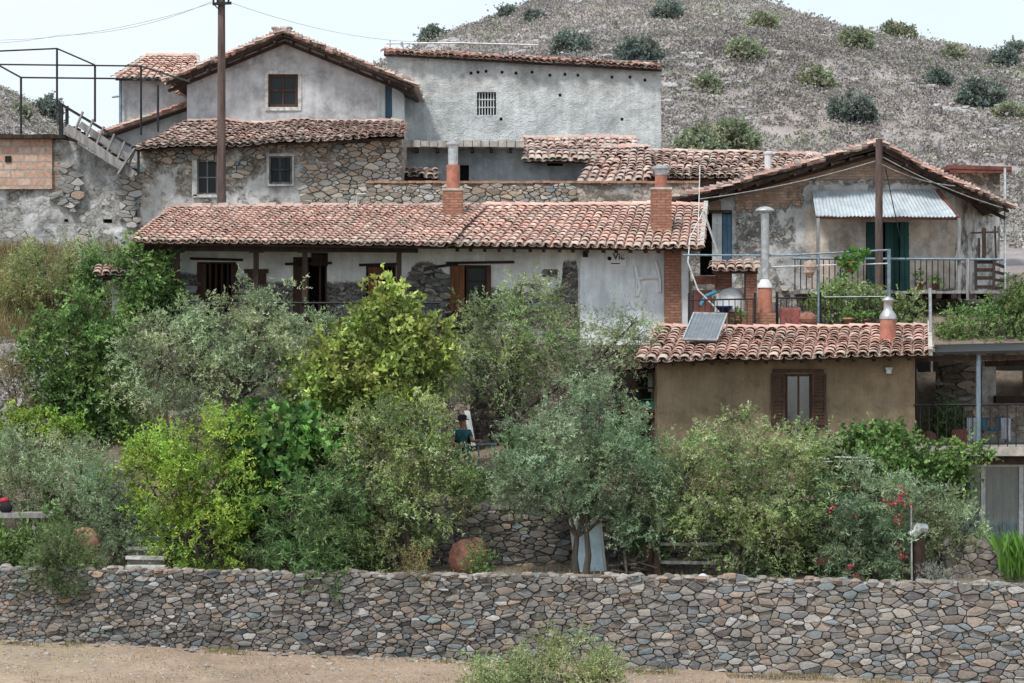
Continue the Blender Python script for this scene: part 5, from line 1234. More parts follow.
g = MB(); g.bar(P(658, 544, 56.3), P(722, 544, 56.3), .07, .07); g.bar(P(658, 562, 56.3), P(716, 563, 56.3), .1, .07); g.bar(P(658, 577, 56.3), P(690, 577, 56.3), .04, .04); g.build('rail', 'greywood', t)
t = thing('stump_post', 'thick dark wooden post with a bent metal cap near the oleander', 'post', P(918, 583, 55.9))
g = MB(); g.tube([P(918, 588, 55.8), P(919, 560, 55.8), P(917, 536, 55.8)], [.16, .15, .15], 9); g.build('post', 'wood', t); g = MB(); g.tube([P(911, 537, 55.7), P(919, 528, 55.75), P(926, 529, 55.8)], [.12, .14, .12], 10); g.build('metal_cap', 'galv', t)
g = MB(); g.tube([P(912, 590, 55.6), P(911, 505, 55.7)], .025, 6); tag(g.build('thin_pipe', 'galv'), 'thin pale upright pipe just left of the capped post', 'pipe')
t = thing('ball', 'small blue and white ball lying on the wall top', 'ball', P(703, 583, 55.4)); g = MB(); g.lathe(P(703, 579, 55.3), [(.13*math.sin(a), .13*math.cos(a)) for a in np.linspace(0, math.pi, 9)], 14); g.build('ball', 'cloth', t, True); g = MB(); g.lathe(P(705, 580, 55.19), [(0, -.03), (.07, 0), (0, .02)], 10, Matrix.Rotation(math.pi/2, 3, 'X')); g.build('blue_patch', m_simple('ball_blue', (.02, .1, .4), .1, 4, .4), t)
t = thing('firewood_pile', 'heap of cut branches beneath the olive tree', 'woodpile', P(630, 578, 56.4)); 
for k in range(26):
    g = MB(); p = P(random.uniform(612, 644), random.uniform(562, 579), random.uniform(56, 56.6)); v = Vector((random.gauss(0, 1), random.gauss(0, .4), random.gauss(0, .45))).normalized()*random.uniform(.15, .35); g.tube([p-v, p+v], random.uniform(.02, .045), 6); g.build('branch', 'bark', t)
cable('garden_line', 'thin white line strung above the bushes in front of the mud house', [P(700, 456, 57), P(765, 462, 57), P(880, 460, 57)], .014, 'white', .02, 'line')
t = thing('plant_support', 'white cane frame among the foliage under the mud house', 'trellis', P(810, 480, 57)); g = MB(); g.tube([P(812, 458, 56.9), P(829, 459, 56.9)], .02, 5); g.tube([P(835, 457, 56.9), P(870, 458, 56.9)], .02, 5); g.tube([P(818, 480, 56.9), P(818, 458, 56.9)], .02, 5); g.build('cane', 'white', t)

# veranda dining set
t = thing('dining_table', 'veranda table laid with teal and white lace cloth', 'table', P(998, 446, 61)); g = MB(); g.pbox(968, 419, 1010, 421, 60.6, .9); g.build('top', 'brownwood', t)
for px in (971, 1006): g = MB(); g.bar(P(px, 446, 60.9), P(px, 421, 60.9), .06, .06); g.build('leg', 'brownwood', t)
def drape(x0, x1, y0, y1, Y, m, name, lab):
    g = MB(); n = 26
    for k in range(n+1):
        px = lerp(x0, x1, k/n); o = .05*math.sin(k*1.1); g.v += [tuple(P(px, y0, Y+.5)), tuple(P(px, y0, Y)), tuple(P(px, y1+1.5*math.sin(k*.9), Y+o-.02))]
    for k in range(n): g.f += [(3*k, 3*k+1, 3*k+4, 3*k+3), (3*k+1, 3*k+2, 3*k+5, 3*k+4)]; g.c += [(1, 1, 1)]*2
    return tag(g.build(name, m, None, True), lab, 'tablecloth')
drape(979, 1008, 418.5, 432, 60.52, 'bluecloth', 'tablecloth', 'teal cloth over the middle of the veranda table')
drape(967, 979, 417.8, 442, 60.45, 'cloth', 'tablecloth', 'white lace cloth hanging at the left end of the veranda table'); drape(1001, 1011, 417.8, 440, 60.45, 'cloth', 'tablecloth', 'white lace cloth hanging at the right end of the veranda table')
t = thing('dining_chair', 'light brown wooden chair in front of the veranda table', 'chair', P(991, 447, 60.1))
g = MB(); g.pbox(984, 431, 999, 433, 60, .42); g.build('seat', 'polewood', t); g = MB(); g.tube([P(985, 431, 60), P(986, 421, 60), P(991, 418, 60), P(997, 421, 60), P(998, 431, 60)], .025, 6); g.pbox(987, 421, 996, 427, 59.98, .03); g.build('backrest', 'polewood', t)
for px in (984.8, 998.2):
    for Y in (60.02, 60.38): g = MB(); g.bar(P(px, 447, Y), P(px, 433, Y), .04, .04); g.build('leg', 'polewood', t)

# ================================================================== PERSON
def skin(name, chain, m, parent, sub=1):
    vs = []; rs = []; es = []
    for path in chain:
        prev = None
        for (p, r) in path:
            p = Vector(p); i = next((k for k, v in enumerate(vs) if (v-p).length < 1e-4), None)
            if i is None: vs.append(p); rs.append(r); i = len(vs)-1
            if prev is not None and prev != i: es.append((prev, i))
            prev = i
    off = Vector((0, 0, 0)); q = parent
    while q: off += q.location; q = q.parent
    me = bpy.data.meshes.new(name); me.from_pydata([tuple(v-off) for v in vs], es, [])
    o = bpy.data.objects.new(name, me); C.objects.link(o); md = o.modifiers.new('s', 'SKIN'); me.skin_vertices or None
    for k, r in enumerate(rs): me.skin_vertices[0].data[k].radius = (r, r)
    me.skin_vertices[0].data[0].use_root = True
    sb = o.modifiers.new('u', 'SUBSURF'); sb.levels = sub; sb.render_levels = sub
    dg = bpy.context.evaluated_depsgraph_get(); me2 = bpy.data.meshes.new_from_object(o.evaluated_get(dg)); bpy.data.objects.remove(o)
    me2.polygons.foreach_set('use_smooth', [True]*len(me2.polygons)); me2.materials.clear(); me2.materials.append(M[m])
    o = bpy.data.objects.new(name, me2); C.objects.link(o); o.parent = parent; return o
Yp = 60.3; pb = P(464, 468, Yp); pel = P(462, 449, Yp)
t = thing('person', 'person in dark hat, teal shirt and jeans sitting in the shade beside a grey table', 'person', pb)
V = lambda dx, dy, dz: pel+Vector((dx, dy, dz))
hand = V(.42, -.36, .22)
body = [[(V(0, 0, 0), .13), (V(0, 0, .2), .12), (V(.01, -.02, .42), .145), (V(.01, -.02, .5), .07), (V(.01, -.04, .57), .055), (V(.01, -.06, .64), .095), (V(.01, -.06, .73), .10), (V(.01, -.05, .79), .07)],
        [(V(.01, -.02, .42), .145), (V(.18, -.03, .43), .06), (V(.26, -.12, .2), .045), (V(.36, -.3, .21), .034), (hand, .035)],
        [(V(.01, -.02, .42), .145), (V(-.17, -.03, .43), .06), (V(-.24, -.1, .18), .045), (V(-.08, -.3, .08), .034), (V(-.03, -.35, .09), .035)],
        [(V(0, 0, 0), .13), (V(.1, -.02, -.02), .09), (V(.14, -.42, .02), .07), (V(.13, -.42, -.38), .05), (V(.13, -.44, -.43), .045), (V(.14, -.6, -.45), .035)],
        [(V(0, 0, 0), .13), (V(-.1, -.02, -.02), .09), (V(-.12, -.42, .02), .07), (V(-.12, -.4, -.38), .05), (V(-.12, -.42, -.43), .045), (V(-.13, -.58, -.45), .035)]]
for hnd, dirx in ((hand, 1), (V(-.03, -.35, .09), 1)):
    for k in range(4):
        o_ = Vector((0, -.012+.0, .024-.016*k)); body.append([(hnd, .035), (hnd+o_+Vector((.055*dirx, -.02, 0)), .010), (hnd+o_+Vector(((.10-.006*abs(k-1))*dirx, -.035, -.015)), .008)])
    body.append([(hnd, .035), (hnd+Vector((.02*dirx, -.05, .03)), .010), (hnd+Vector((.05*dirx, -.065, .035)), .009)])
skin('body', body, 'skin', t, 2)
g = MB(); hd = V(.01, -.06, .69)
for sx in (-.035, .035): g.lathe(hd+Vector((sx, -.094, .015)), [(0, -.012), (.013, 0), (0, .012)], 8)
g.build('eyes', 'black', t); g = MB(); g.tube([hd+Vector((0, -.09, .01)), hd+Vector((0, -.125, -.02))], [.012, .017], 6); g.build('nose', 'skin', t); g = MB(); g.box(hd+Vector((0, -.097, -.05)), (.05, .01, .01)); g.build('mouth', 'terra', t)
skin('shirt', [[(V(0, 0, .0), .145), (V(0, 0, .2), .14), (V(.01, -.02, .42), .165), (V(.01, -.02, .48), .10)], [(V(.01, -.02, .42), .165), (V(.18, -.03, .43), .078), (V(.235, -.09, .28), .062)], [(V(.01, -.02, .42), .165), (V(-.17, -.03, .43), .078), (V(-.22, -.07, .28), .062)]], 'teal', t)
skin('jeans', [[(V(0, 0, .04), .145), (V(0, 0, 0), .145), (V(.1, -.02, -.02), .105), (V(.14, -.42, .02), .085), (V(.13, -.42, -.38), .066)], [(V(0, 0, 0), .145), (V(-.1, -.02, -.02), .105), (V(-.12, -.42, .02), .085), (V(-.12, -.4, -.38), .066)]], 'denim', t)
g = MB(); g.lathe(hd+Vector((0, 0, .045)), [(.17, -.005), (.17, .005), (.115, .02), (.112, .09), (.08, .12), (0, .125)], 18); g.build('hat', 'black', t, True)
g = MB(); 
for sx in (-.13, .13): g.box(V(sx, -.52, -.47), (.09, .26, .07))
g.build('shoes', 'black', t)
t = thing('garden_chair', 'dark chair under the seated person', 'chair', V(0, 0, -.47)); g = MB(); g.box(V(0, -.12, -.17), (.46, .48, .05)); g.build('seat', 'black', t); g = MB(); g.box(V(0, .2, .15), (.44, .04, .5)); g.build('backrest', 'black', t)
for sx in (-.2, .2):
    for sy in (-.32, .1): g = MB(); g.bar(V(sx, sy, -.5), V(sx, sy, -.19), .035, .035); g.build('leg', 'black', t)
t = thing('garden_table', 'small blue grey garden table right of the seated person', 'table', V(.62, -.3, -.47)); g = MB(); c = V(.62, -.32, .14); g.box(c, (.5, .5, .03)); g.build('top', 'bluepipe', t)
for sx in (-.2, .2):
    for sy in (-.2, .2): g = MB(); g.bar(c+Vector((sx, sy, -.62)), c+Vector((sx, sy, -.015)), .035, .035); g.build('leg', 'bluepipe', t)
t = thing('white_plank', 'white plank leaning on the wall behind the seated person', 'plank', P(472, 440, 61.5)); g = MB(); g.bar(P(473, 446, 61.2), P(467, 411, 61.8), .14, .03); g.build('board', 'white', t)

# ================================================================== VEGETATION
tree('grey_green_tree', 'wide grey green weeping tree below the veranda posts', 'tree', (230, 440), [(185, 355, 62, 45), (240, 335, 60, 42), (290, 350, 55, 50), (250, 385, 85, 40), (150, 372, 42, 38), (175, 325, 35, 22, .3), (245, 300, 22, 20), (320, 330, 26, 25, .3)], 59.2, 'olive', K=520, S=8, Lf=13, shoot=.42, leaf=(.085, .026), up=0.05, shell=.5, tr=.14, limb=12, cv=.42)
tree('citrus_tree', 'bright yellow green broad leaved tree between the grey tree and window', 'tree', (370, 470), [(378, 330, 36, 36), (400, 360, 54, 50), (345, 375, 52, 42), (375, 415, 75, 38), (395, 305, 26, 22), (430, 350, 26, 32), (318, 395, 34, 32)], 58.4, 'citrus', K=520, S=6, Lf=9, shoot=.34, leaf=(.14, .075), up=0.1, shell=.45, tr=.1, limb=11, cv=.42)
tree('lime_bush', 'vivid lime green bush rising above the retaining wall', 'shrub', (195, 580), [(190, 450, 48, 35), (215, 490, 55, 45), (165, 480, 40, 38), (200, 535, 50, 40), (230, 430, 26, 20), (150, 455, 25, 18)], 56.2, 'lime', K=330, S=7, Lf=12, shoot=.42, leaf=(.085, .034), up=.2, shell=.45, tr=.06, trunks=3, limb=9, yellow=((.42, .46, .06), .07))
tree('fig_tree', 'deep green large leaved fig right of the lime bush', 'tree', (280, 560), [(280, 440, 50, 34), (300, 480, 52, 45), (265, 500, 40, 48), (320, 455, 30, 30), (255, 440, 26, 22)], 57.0, 'fig', K=190, S=5, Lf=7, shoot=.35, leaf=(.20, .15), up=.15, shell=.5, tr=.08, limb=9)
tree('mixed_shrub', 'straggly grey and yellow green shrub above the centre of the wall', 'shrub', (400, 585), [(390, 450, 55, 48), (430, 490, 42, 50), (370, 500, 50, 48), (388, 545, 48, 38), (432, 450, 20, 22), (410, 410, 30, 20)], 56.3, 'mixed', K=420, S=8, Lf=12, shoot=.42, leaf=(.075, .03), up=.1, shell=.45, tr=.07, trunks=3, limb=9, cv=.5, yellow=((.30, .33, .06), .08))
tree('oleander', 'dark green oleander without flowers spilling over the wall', 'shrub', (310, 590), [(310, 530, 48, 42), (285, 555, 38, 30), (335, 555, 38, 35), (325, 500, 36, 26), (320, 575, 30, 22, -.5)], 55.8, 'dark', K=260, S=8, Lf=12, shoot=.4, leaf=(.14, .028), up=.25, shell=.4, tr=.05, trunks=3, limb=6, yellow=((.16, .26, .13), .15))
tree('arching_tree', 'airy olive green tree with long arched branch below the shuttered window', 'tree', (510, 440), [(490, 330, 46, 36), (535, 320, 45, 42), (480, 370, 40, 32), (545, 350, 45, 35), (505, 385, 60, 22), (527, 290, 24, 16)], 60.5, 'mixed', K=330, S=7, Lf=11, shoot=.42, leaf=(.08, .026), up=.1, shell=.4, tr=.11, limb=9)
tree('feathery_tree', 'light feathery tree whose leaning trunk curves up beside the white wall', 'tree', (545, 415), [(625, 330, 34, 20), (610, 355, 42, 26), (585, 385, 30, 18), (640, 320, 18, 12)], 60.0, 'olive', K=120, S=7, Lf=11, shoot=.42, leaf=(.09, .024), up=.1, shell=.3, tr=.09, limb=5)
g = MB(); g.tube([P(500, 430, 60.4), P(525, 408, 60.3), P(552, 390, 60.2), P(575, 372, 60.1), P(600, 350, 60)], [.11, .10, .085, .06, .03], 8); tag(g.build('leaning_branch', 'bark'), 'long bare dark branch arching right above the shutter panel', 'branch')
tree('olive_tree', 'full blue green olive tree with two trunks on the wall edge', 'tree', (585, 582), [(590, 430, 55, 45), (560, 460, 62, 45), (620, 470, 48, 52), (528, 480, 36, 32), (612, 485, 62, 32), (600, 395, 25, 16), (640, 510, 30, 38), (528, 495, 30, 22)], 56.1, 'bluegreen', K=600, S=8, Lf=14, shoot=.38, leaf=(.085, .022), up=.25, shell=.4, tr=.075, trunks=2, limb=12, cv=.38)
tree('pale_olive_bush', 'pale yellow green bushy olive in front of the mud house', 'tree', (735, 585), [(740, 450, 68, 30), (700, 490, 42, 50), (770, 490, 60, 52), (730, 525, 60, 40), (775, 545, 40, 30), (800, 450, 28, 30), (735, 425, 22, 12)], 56.2, 'mixed', K=520, S=8, Lf=13, shoot=.42, leaf=(.08, .026), up=.05, shell=.4, tr=.10, limb=12, cv=.38)
tree('green_creeper', 'fresh green creeper massed under the right half of the mud house', 'creeper', (880, 520), [(850, 455, 30, 22), (890, 450, 38, 24), (930, 470, 28, 26), (860, 440, 10, 15), (960, 452, 22, 8), (830, 470, 25, 25), (955, 480, 14, 28)], 57.6, 'green', K=300, S=6, Lf=9, shoot=.3, leaf=(.10, .07), up=.1, shell=.3, tr=.04, limb=8)
o = tree('flowering_oleander', 'oleander with pink flowers beside the capped post', 'shrub', (865, 585), [(865, 500, 38, 34), (850, 535, 36, 34), (885, 545, 32, 34), (860, 565, 32, 20), (900, 500, 20, 22)], 56.1, 'bluegreen', K=250, S=7, Lf=12, shoot=.38, leaf=(.13, .026), up=.3, shell=.35, tr=.045, trunks=3, limb=6)
def flowers(o, spots, Y, col=(.62, .10, .17), name='flower'):
    for (x, y) in spots:
        c = np.array(P(x, y, Y-.55))[None, :]+RNG.normal(size=(12, 3))*.055
        leaves_mesh(name, c, unit(12), np.full(12, .075), np.full(12, .06), np.clip(np.array(col)*RNG.uniform(.7, 1.4, size=(12, 1)), 0, .8), o)
flowers(o, [(899, 497), (902, 490), (893, 502), (906, 503), (886, 505), (854, 515), (895, 545), (901, 556), (850, 567), (856, 577), (833, 508), (897, 520)], 56.1)
tree('grey_olive_shrub', 'rounded grey green shrub under the veranda slab', 'shrub', (945, 575), [(938, 512, 28, 28), (960, 530, 22, 24), (925, 530, 26, 26), (940, 550, 36, 20)], 56.9, 'olive', K=190, S=7, Lf=12, shoot=.36, leaf=(.08, .026), up=.1, shell=.35, tr=.05, limb=5)
tree('dark_creeper', 'dark green creeper covering the left end of the veranda', 'creeper', (145, 345), [(145, 268, 26, 28), (150, 300, 26, 30), (165, 285, 14, 36), (130, 325, 18, 22), (140, 247, 14, 10)], 63.6, 'green', K=230, S=7, Lf=10, shoot=.36, leaf=(.10, .05), up=-.1, shell=.4, tr=.05, limb=6, cv=.45)
tree('leafy_tree', 'rich green spreading tree on the left slope', 'tree', (85, 440), [(70, 350, 42, 36), (95, 385, 42, 36), (60, 395, 32, 30), (110, 350, 26, 30), (85, 310, 12, 22), (45, 340, 22, 26), (115, 415, 28, 22)], 61.0, 'green', K=330, S=7, Lf=11, shoot=.4, leaf=(.11, .05), up=.1, shell=.45, tr=.08, limb=9, cv=.45)
tree('clipped_hedge', 'low flat green hedge at the left edge under a pale pipe', 'hedge', (30, 460), [(10, 425, 34, 16), (45, 424, 26, 15), (-25, 430, 30, 18), (75, 432, 14, 12)], 60.0, 'lime', K=160, S=6, Lf=10, shoot=.22, leaf=(.075, .04), up=.3, shell=.3, tr=.04, limb=4, cv=.3)
tree('dry_bush', 'yellow brown dry bush above the clipped hedge at the left edge', 'shrub', (15, 425), [(10, 385, 22, 20), (-10, 375, 26, 20), (15, 362, 14, 14), (28, 400, 14, 12)], 61.0, 'dry', K=90, S=8, Lf=10, shoot=.35, leaf=(.07, .02), up=.5, shell=.3, tr=.03, limb=4)
tree('silver_shrub', 'silvery feathery shrub below the clipped hedge', 'shrub', (30, 535), [(25, 490, 36, 36), (65, 480, 32, 38), (-15, 490, 36, 34), (60, 508, 40, 26), (92, 470, 16, 26), (20, 455, 40, 18)], 57.6, 'olive', K=340, S=8, Lf=12, shoot=.42, leaf=(.08, .02), up=.5, shell=.35, tr=.04, limb=6)
tree('pomegranate_shrub', 'tall thin stemmed grey green shrub right of the pale jar', 'shrub', (118, 572), [(105, 500, 22, 34), (128, 520, 20, 34), (118, 545, 18, 20), (88, 470, 18, 24)], 56.5, 'bluegreen', K=130, S=8, Lf=11, shoot=.4, leaf=(.08, .022), up=.6, shell=.3, tr=.03, trunks=3, limb=6)
tree('rosemary_bush', 'dense olive green rosemary bush growing over the retaining wall', 'shrub', (62, 598), [(60, 560, 34, 26), (72, 580, 28, 24), (45, 575, 26, 20), (65, 540, 20, 14)], 55.2, 'dark', K=260, S=9, Lf=14, shoot=.26, leaf=(.06, .014), up=.7, shell=.35, tr=.035, trunks=3, limb=5, yellow=((.20, .21, .13), .25), cv=.35)
tree('leafy_weeds', 'bright green leafy weeds on the wall top at the left edge', 'weeds', (8, 566), [(8, 545, 16, 20), (-15, 545, 20, 20), (48, 540, 8, 22), (30, 555, 14, 10)], 55.9, 'green', K=70, S=6, Lf=8, shoot=.28, leaf=(.12, .06), up=.5, shell=.2, tr=.02, limb=3)
tree('slope_shrub', 'mounded yellow green shrub on the dry slope under the grey wall', 'shrub', (60, 330), [(45, 275, 38, 26), (85, 285, 30, 26), (20, 290, 24, 22), (75, 262, 20, 14)], 68.0, 'mixed', K=230, S=8, Lf=10, shoot=.42, leaf=(.09, .026), up=.4, shell=.4, tr=.04, limb=6, cv=.35, yellow=((.34, .31, .13), .35))
tree('slope_shrub', 'greyish shrub on the dry slope close to the dark creeper', 'shrub', (100, 320), [(98, 265, 14, 18), (108, 290, 14, 22)], 67.0, 'olive', K=90, S=8, Lf=10, shoot=.4, leaf=(.08, .024), up=.6, shell=.3, tr=.03, limb=4)
tree('creeper_column', 'narrow column of green creeper on the left slope', 'creeper', (88, 330), [(88, 290, 8, 26), (90, 265, 6, 10)], 65.5, 'green', K=60, S=7, Lf=9, shoot=.25, leaf=(.09, .045), up=.2, shell=.2, tr=.03, limb=3)
tree('terrace_bush', 'soft yellow green bush under the right end of the balcony', 'shrub', (975, 355), [(970, 330, 32, 20), (1005, 325, 30, 24), (950, 340, 20, 14), (1020, 305, 20, 22), (1045, 310, 26, 30), (1012, 290, 10, 10)], 66.5, 'green', K=260, S=7, Lf=10, shoot=.36, leaf=(.09, .04), up=.2, shell=.3, tr=.04, limb=6, yellow=((.22, .26, .12), .25))
tree('terrace_plants', 'mixed pot plants and creeper behind the black terrace railing', 'shrub', (840, 330), [(830, 306, 22, 13), (862, 305, 20, 15), (845, 292, 20, 8), (907, 305, 10, 14), (885, 311, 12, 10)], 64.8, 'mixed', K=120, S=6, Lf=10, shoot=.3, leaf=(.09, .04), up=.2, shell=.3, tr=.03, limb=6, yellow=((.14, .24, .05), .3))
tree('foreground_bush', 'pale yellow green bush at the bottom edge in front of the wall', 'shrub', (545, 745), [(510, 688, 42, 34), (560, 676, 52, 42), (600, 690, 30, 36), (535, 715, 80, 32), (482, 690, 26, 24)], 48.5, 'mixed', K=400, S=8, Lf=12, shoot=.30, leaf=(.06, .026), up=.45, shell=.3, tr=.04, trunks=3, limb=7, yellow=((.36, .37, .20), .3))
tree('dry_stalk_plant', 'orange brown dry stalks rooted in the wall left of the big jar', 'weeds', (418, 600), [(418, 568, 10, 14), (420, 585, 6, 12), (410, 560, 7, 6)], 55.0, 'dry', K=40, S=8, Lf=9, shoot=.26, leaf=(.05, .015), up=1.0, shell=.1, tr=.012, trunks=2, limb=4, yellow=((.16, .17, .05), .4))
tree('grey_herb', 'pale grey herb tuft on the wall right of the capped post', 'herb', (937, 590), [(935, 578, 12, 9), (945, 582, 9, 8)], 55.3, 'grey', K=36, S=8, Lf=9, shoot=.18, leaf=(.06, .012), up=.7, shell=.1, tr=.012, limb=2)
tree('jar_weed', 'small green weed in front of the big ribbed jar', 'weeds', (482, 580), [(481, 563, 9, 11)], 55.4, 'green', K=22, S=7, Lf=8, shoot=.16, leaf=(.06, .03), up=.5, shell=.1, tr=.01, limb=2)
tree('veranda_plants', 'potted plants in the shade between the jar and the red pot', 'potted plant', (942, 446), [(942, 425, 10, 14), (952, 412, 8, 10), (938, 435, 8, 8)], 61.2, 'dark', K=50, S=6, Lf=8, shoot=.25, leaf=(.1, .04), up=.4, shell=.2, tr=.02, limb=3)
tree('boundary_shrub', 'large grey green shrub beyond the right edge of the veranda building', 'shrub', (1150, 560), [(1140, 520, 45, 40), (1170, 560, 50, 40), (1200, 500, 50, 50)], 58, 'olive', K=160, S=7, Lf=11, shoot=.42, leaf=(.085, .028), up=.2, shell=.3, tr=.06, limb=6)
tree('boundary_shrub', 'green shrub on the bank further right of the balcony house', 'shrub', (1130, 330), [(1110, 300, 36, 26), (1150, 310, 44, 30), (1200, 290, 40, 30)], 69, 'mixed', K=160, S=7, Lf=11, shoot=.42, leaf=(.085, .028), up=.2, shell=.3, tr=.06, limb=6)
# understory between terraces
tree('shady_undergrowth', 'dark undergrowth below the seated person', 'undergrowth', (480, 520), [(470, 490, 34, 26), (515, 450, 16, 16), (455, 480, 20, 16), (500, 530, 30, 14, .6)], 58.6, 'dark', K=190, S=7, Lf=10, shoot=.36, leaf=(.085, .035), up=.1, shell=.3, tr=.03, limb=5)
tree('shady_undergrowth', 'olive green undergrowth behind the pale bush and gate', 'undergrowth', (680, 520), [(670, 480, 26, 30), (650, 540, 20, 20), (830, 520, 26, 30), (800, 560, 30, 16)], 57.2, 'dark', K=190, S=7, Lf=10, shoot=.34, leaf=(.085, .03), up=.2, shell=.3, tr=.03, limb=5)
# sword leaves right
t = thing('iris_clump', 'clump of tall bright sword shaped leaves at the right edge', 'plant', P(1010, 582, 55.9))
n = 110; bx = np.array([P(random.uniform(1000, 1040), random.uniform(575, 583), random.uniform(55.6, 56.2)) for _ in range(n)]); dd = np.stack([RNG.normal(0, .22, n), RNG.normal(0, .2, n), np.ones(n)], 1)
for f0 in (0, 1):
    q = bx+dd*(0.55*f0); d2 = dd.copy(); d2[:, 0] += np.sign(dd[:, 0])*.25*f0
    leaves_mesh('leaves', q, d2, RNG.uniform(.7, 1.05, n)*(1-.3*f0), np.full(n, .065), np.array([(0.13, .27, .05)])*RNG.uniform(.6, 1.4, size=(n, 1)), t)

# dry grass (stuff)
def grass(name, n, fx, fy, hgt, pal, w=.02, wmask=None, lab=None):
    pts = []
    while len(pts) < n:
        y = random.uniform(*fy); x = X(random.uniform(*fx), y)
        if wmask and not wmask(x, y): continue
        pts.append((x, y, ground(x, y)-.03))
    pts = np.array(pts); m_ = len(pts); d = np.stack([RNG.normal(0, .35, m_), RNG.normal(0, .35, m_), np.ones(m_)], 1)
    col = np.array(pal)[RNG.integers(0, len(pal), m_)]*RNG.uniform(.6, 1.3, size=(m_, 1))
    o = leaves_mesh(name, pts, d, hgt*RNG.uniform(.4, 1.3, m_), np.full(m_, w), col)
    tag(o, lab, 'grass', None, 'stuff')
grass('dry_grass', 16000, (-80, 118), (66, 72.8), .55, PAL['dry'], .025, lambda x, y: nz(x, y, 0, .5) > -.35, 'tall dry yellow grass on the slope under the grey wall')
grass('sparse_dry_grass', 9000, (-40, 1080), (50, 54.9), .07, PAL['dry'], .014, lambda x, y: nz(x, y, 3, .7) > .02, 'short dry grass and straw on the dirt strip below the wall')
grass('terrace_weeds', 20000, (-180, 1240), (55.5, 72), .16, PAL['mixed']+PAL['dry'], .02, None, 'low weeds on the terraces between bushes and walls')

g = MB()
for k in range(2600):
    y = random.uniform(51, 55); x = X(random.uniform(-30, 1060), y); rock(g, (x, y, ground(x, y)), random.uniform(.008, .035)*(2 if random.random() < .04 else 1), (1.3, 1, .7), tuple(Vector((0.34, 0.30, 0.26))*random.uniform(.5, 1.3)), 5)
tag(g.build('dirt_pebbles', 'dstone'), 'small pebbles and crumbs strewn on the dirt strip', 'pebbles', None, 'stuff')
grass('foot_weeds', 2600, (-40, 1080), (54.3, 54.95), .16, PAL['dry']+[(.16, .2, .07)], .014, lambda x, y: nz(x, y, 13, 1.2) > .12, 'dry weeds growing along the foot of the retaining wall')
# pots on the terrace and balcony
for k, (px, py, Y, r, m_, lab) in enumerate([(789, 327, 63.15, .10, 'terra', 'small clay pot in front of the red planter'), (848, 327, 63.2, .13, 'paleterra', 'pale clay pot right of the round jar'), (866, 327, 63.2, .11, 'terra', 'brown clay pot near the blue pipe post'), (738, 327, 63.1, .11, 'terra', 'clay pot below the white oven'),
      (842, 290, 68.75, .12, 'terra', 'clay pot standing on the balcony left of the green door'), (920, 290, 68.75, .13, 'paleterra', 'pale clay pot on the balcony right of the green door'), (936, 290, 68.8, .11, 'terra', 'small clay pot on the balcony near the white corner')]):
    t = thing('flower_pot', lab, 'flower pot', P(px, py, Y)); g = MB(); g.lathe(P(px, py, Y), [(0, 0), (.65*r, 0), (r, 1.5*r), (1.15*r, 1.5*r), (1.15*r, 1.85*r), (.95*r, 1.85*r), (.9*r, 1.6*r), (0, 1.6*r)], 16); g.build('pot', m_, t, True)
    c, u, _ = clumps([(np.array(P(px, py, Y)+Vector((0, 0, 2.6*r))), np.array((1.2*r, 1.2*r, 1.1*r)))], 8, .2)
    leaves_mesh('leaves', *spray(c, u, 4, 5, .12, (.09, .045), PAL['green'], .6, jit=.03), t)
# ================================================================== HILLSIDE
def hill_scrub():
    K = 42000; c = []
    while len(c) < K:
        y = 84+(YR+4-84)*random.random()**.8; x = X(random.uniform(-220, 1260), y)
        if nz(x, y, 3, .12)+.6*nz(x, y, 1, .5) < -.62: continue
        c.append((x, y, ground(x, y)+.02))
    c = np.array(c); S = 12; Lf = 2; u = np.zeros((K, 3)); u[:, 2] = 1
    r = RNG.uniform(.10, .42, K)*np.where(RNG.random(K) < .06, 1.8, 1)
    bigm = np.array([nz(x, y, 17, .07) for x, y, _ in c]); r = r*np.where((RNG.random(K) < .035), RNG.uniform(1.8, 3.0, K), 1)
    a = unit(K*S*Lf).reshape(K, S*Lf, 3); a[:, :, 2] = abs(a[:, :, 2])
    p = c[:, None, :]+a*r[:, None, None]*RNG.uniform(.55, 1, size=(K, S*Lf, 1))*np.array([1.2, 1.2, .8])
    ci = RNG.integers(0, len(PAL['hill']), K); big = np.array([nz(x, y, 8, .05) for x, y, _ in c])
    col = np.array(PAL['hill'])[ci]*(1+.5*big[:, None])*RNG.uniform(.75, 1.25, size=(K, 1))
    gsel = RNG.random(K) < np.where(bigm > .15, .34, .08); col[gsel] = np.array((.27, .285, .21))*RNG.uniform(.8, 1.3, size=(gsel.sum(), 1))
    col = col[:, None, :]*RNG.uniform(.75, 1.25, size=(K, S*Lf, 1))
    n = K*S*Lf; d = (a+unit(n).reshape(K, S*Lf, 3)*.7).reshape(n, 3)
    ln = RNG.uniform(.07, .16, n)*np.repeat(np.where(r > .7, 1.6, 1.0), S*Lf); leaves_mesh('hillside_scrub', p.reshape(n, 3), d, ln, ln*.75, np.clip(col.reshape(n, 3), .01, .8), None, 'scrub')
    o = bpy.data.objects['hillside_scrub']; tag(o, 'low dry purple grey scrub covering the hillside', 'scrub', None, 'stuff')
    g = MB()
    k = 0
    while k < 12000:
        y = 84+(YR-84)*random.random()**.8; x = X(random.uniform(-220, 1260), y)
        if nz(x, y, 31, .09)+.5*nz(x, y, 12, .4) < -.08: continue
        rock(g, (x, y, ground(x, y)), random.uniform(.06, .24)*(1.7 if random.random() < .06 else 1), (1.5, 1, .6), tuple(Vector((0.40, 0.38, 0.38))*random.uniform(.7, 1.12)), 5); k += 1
    tag(g.build('hillside_rocks', 'dstone'), 'grey stones and outcrops scattered on the hillside', 'rocks', None, 'stuff')
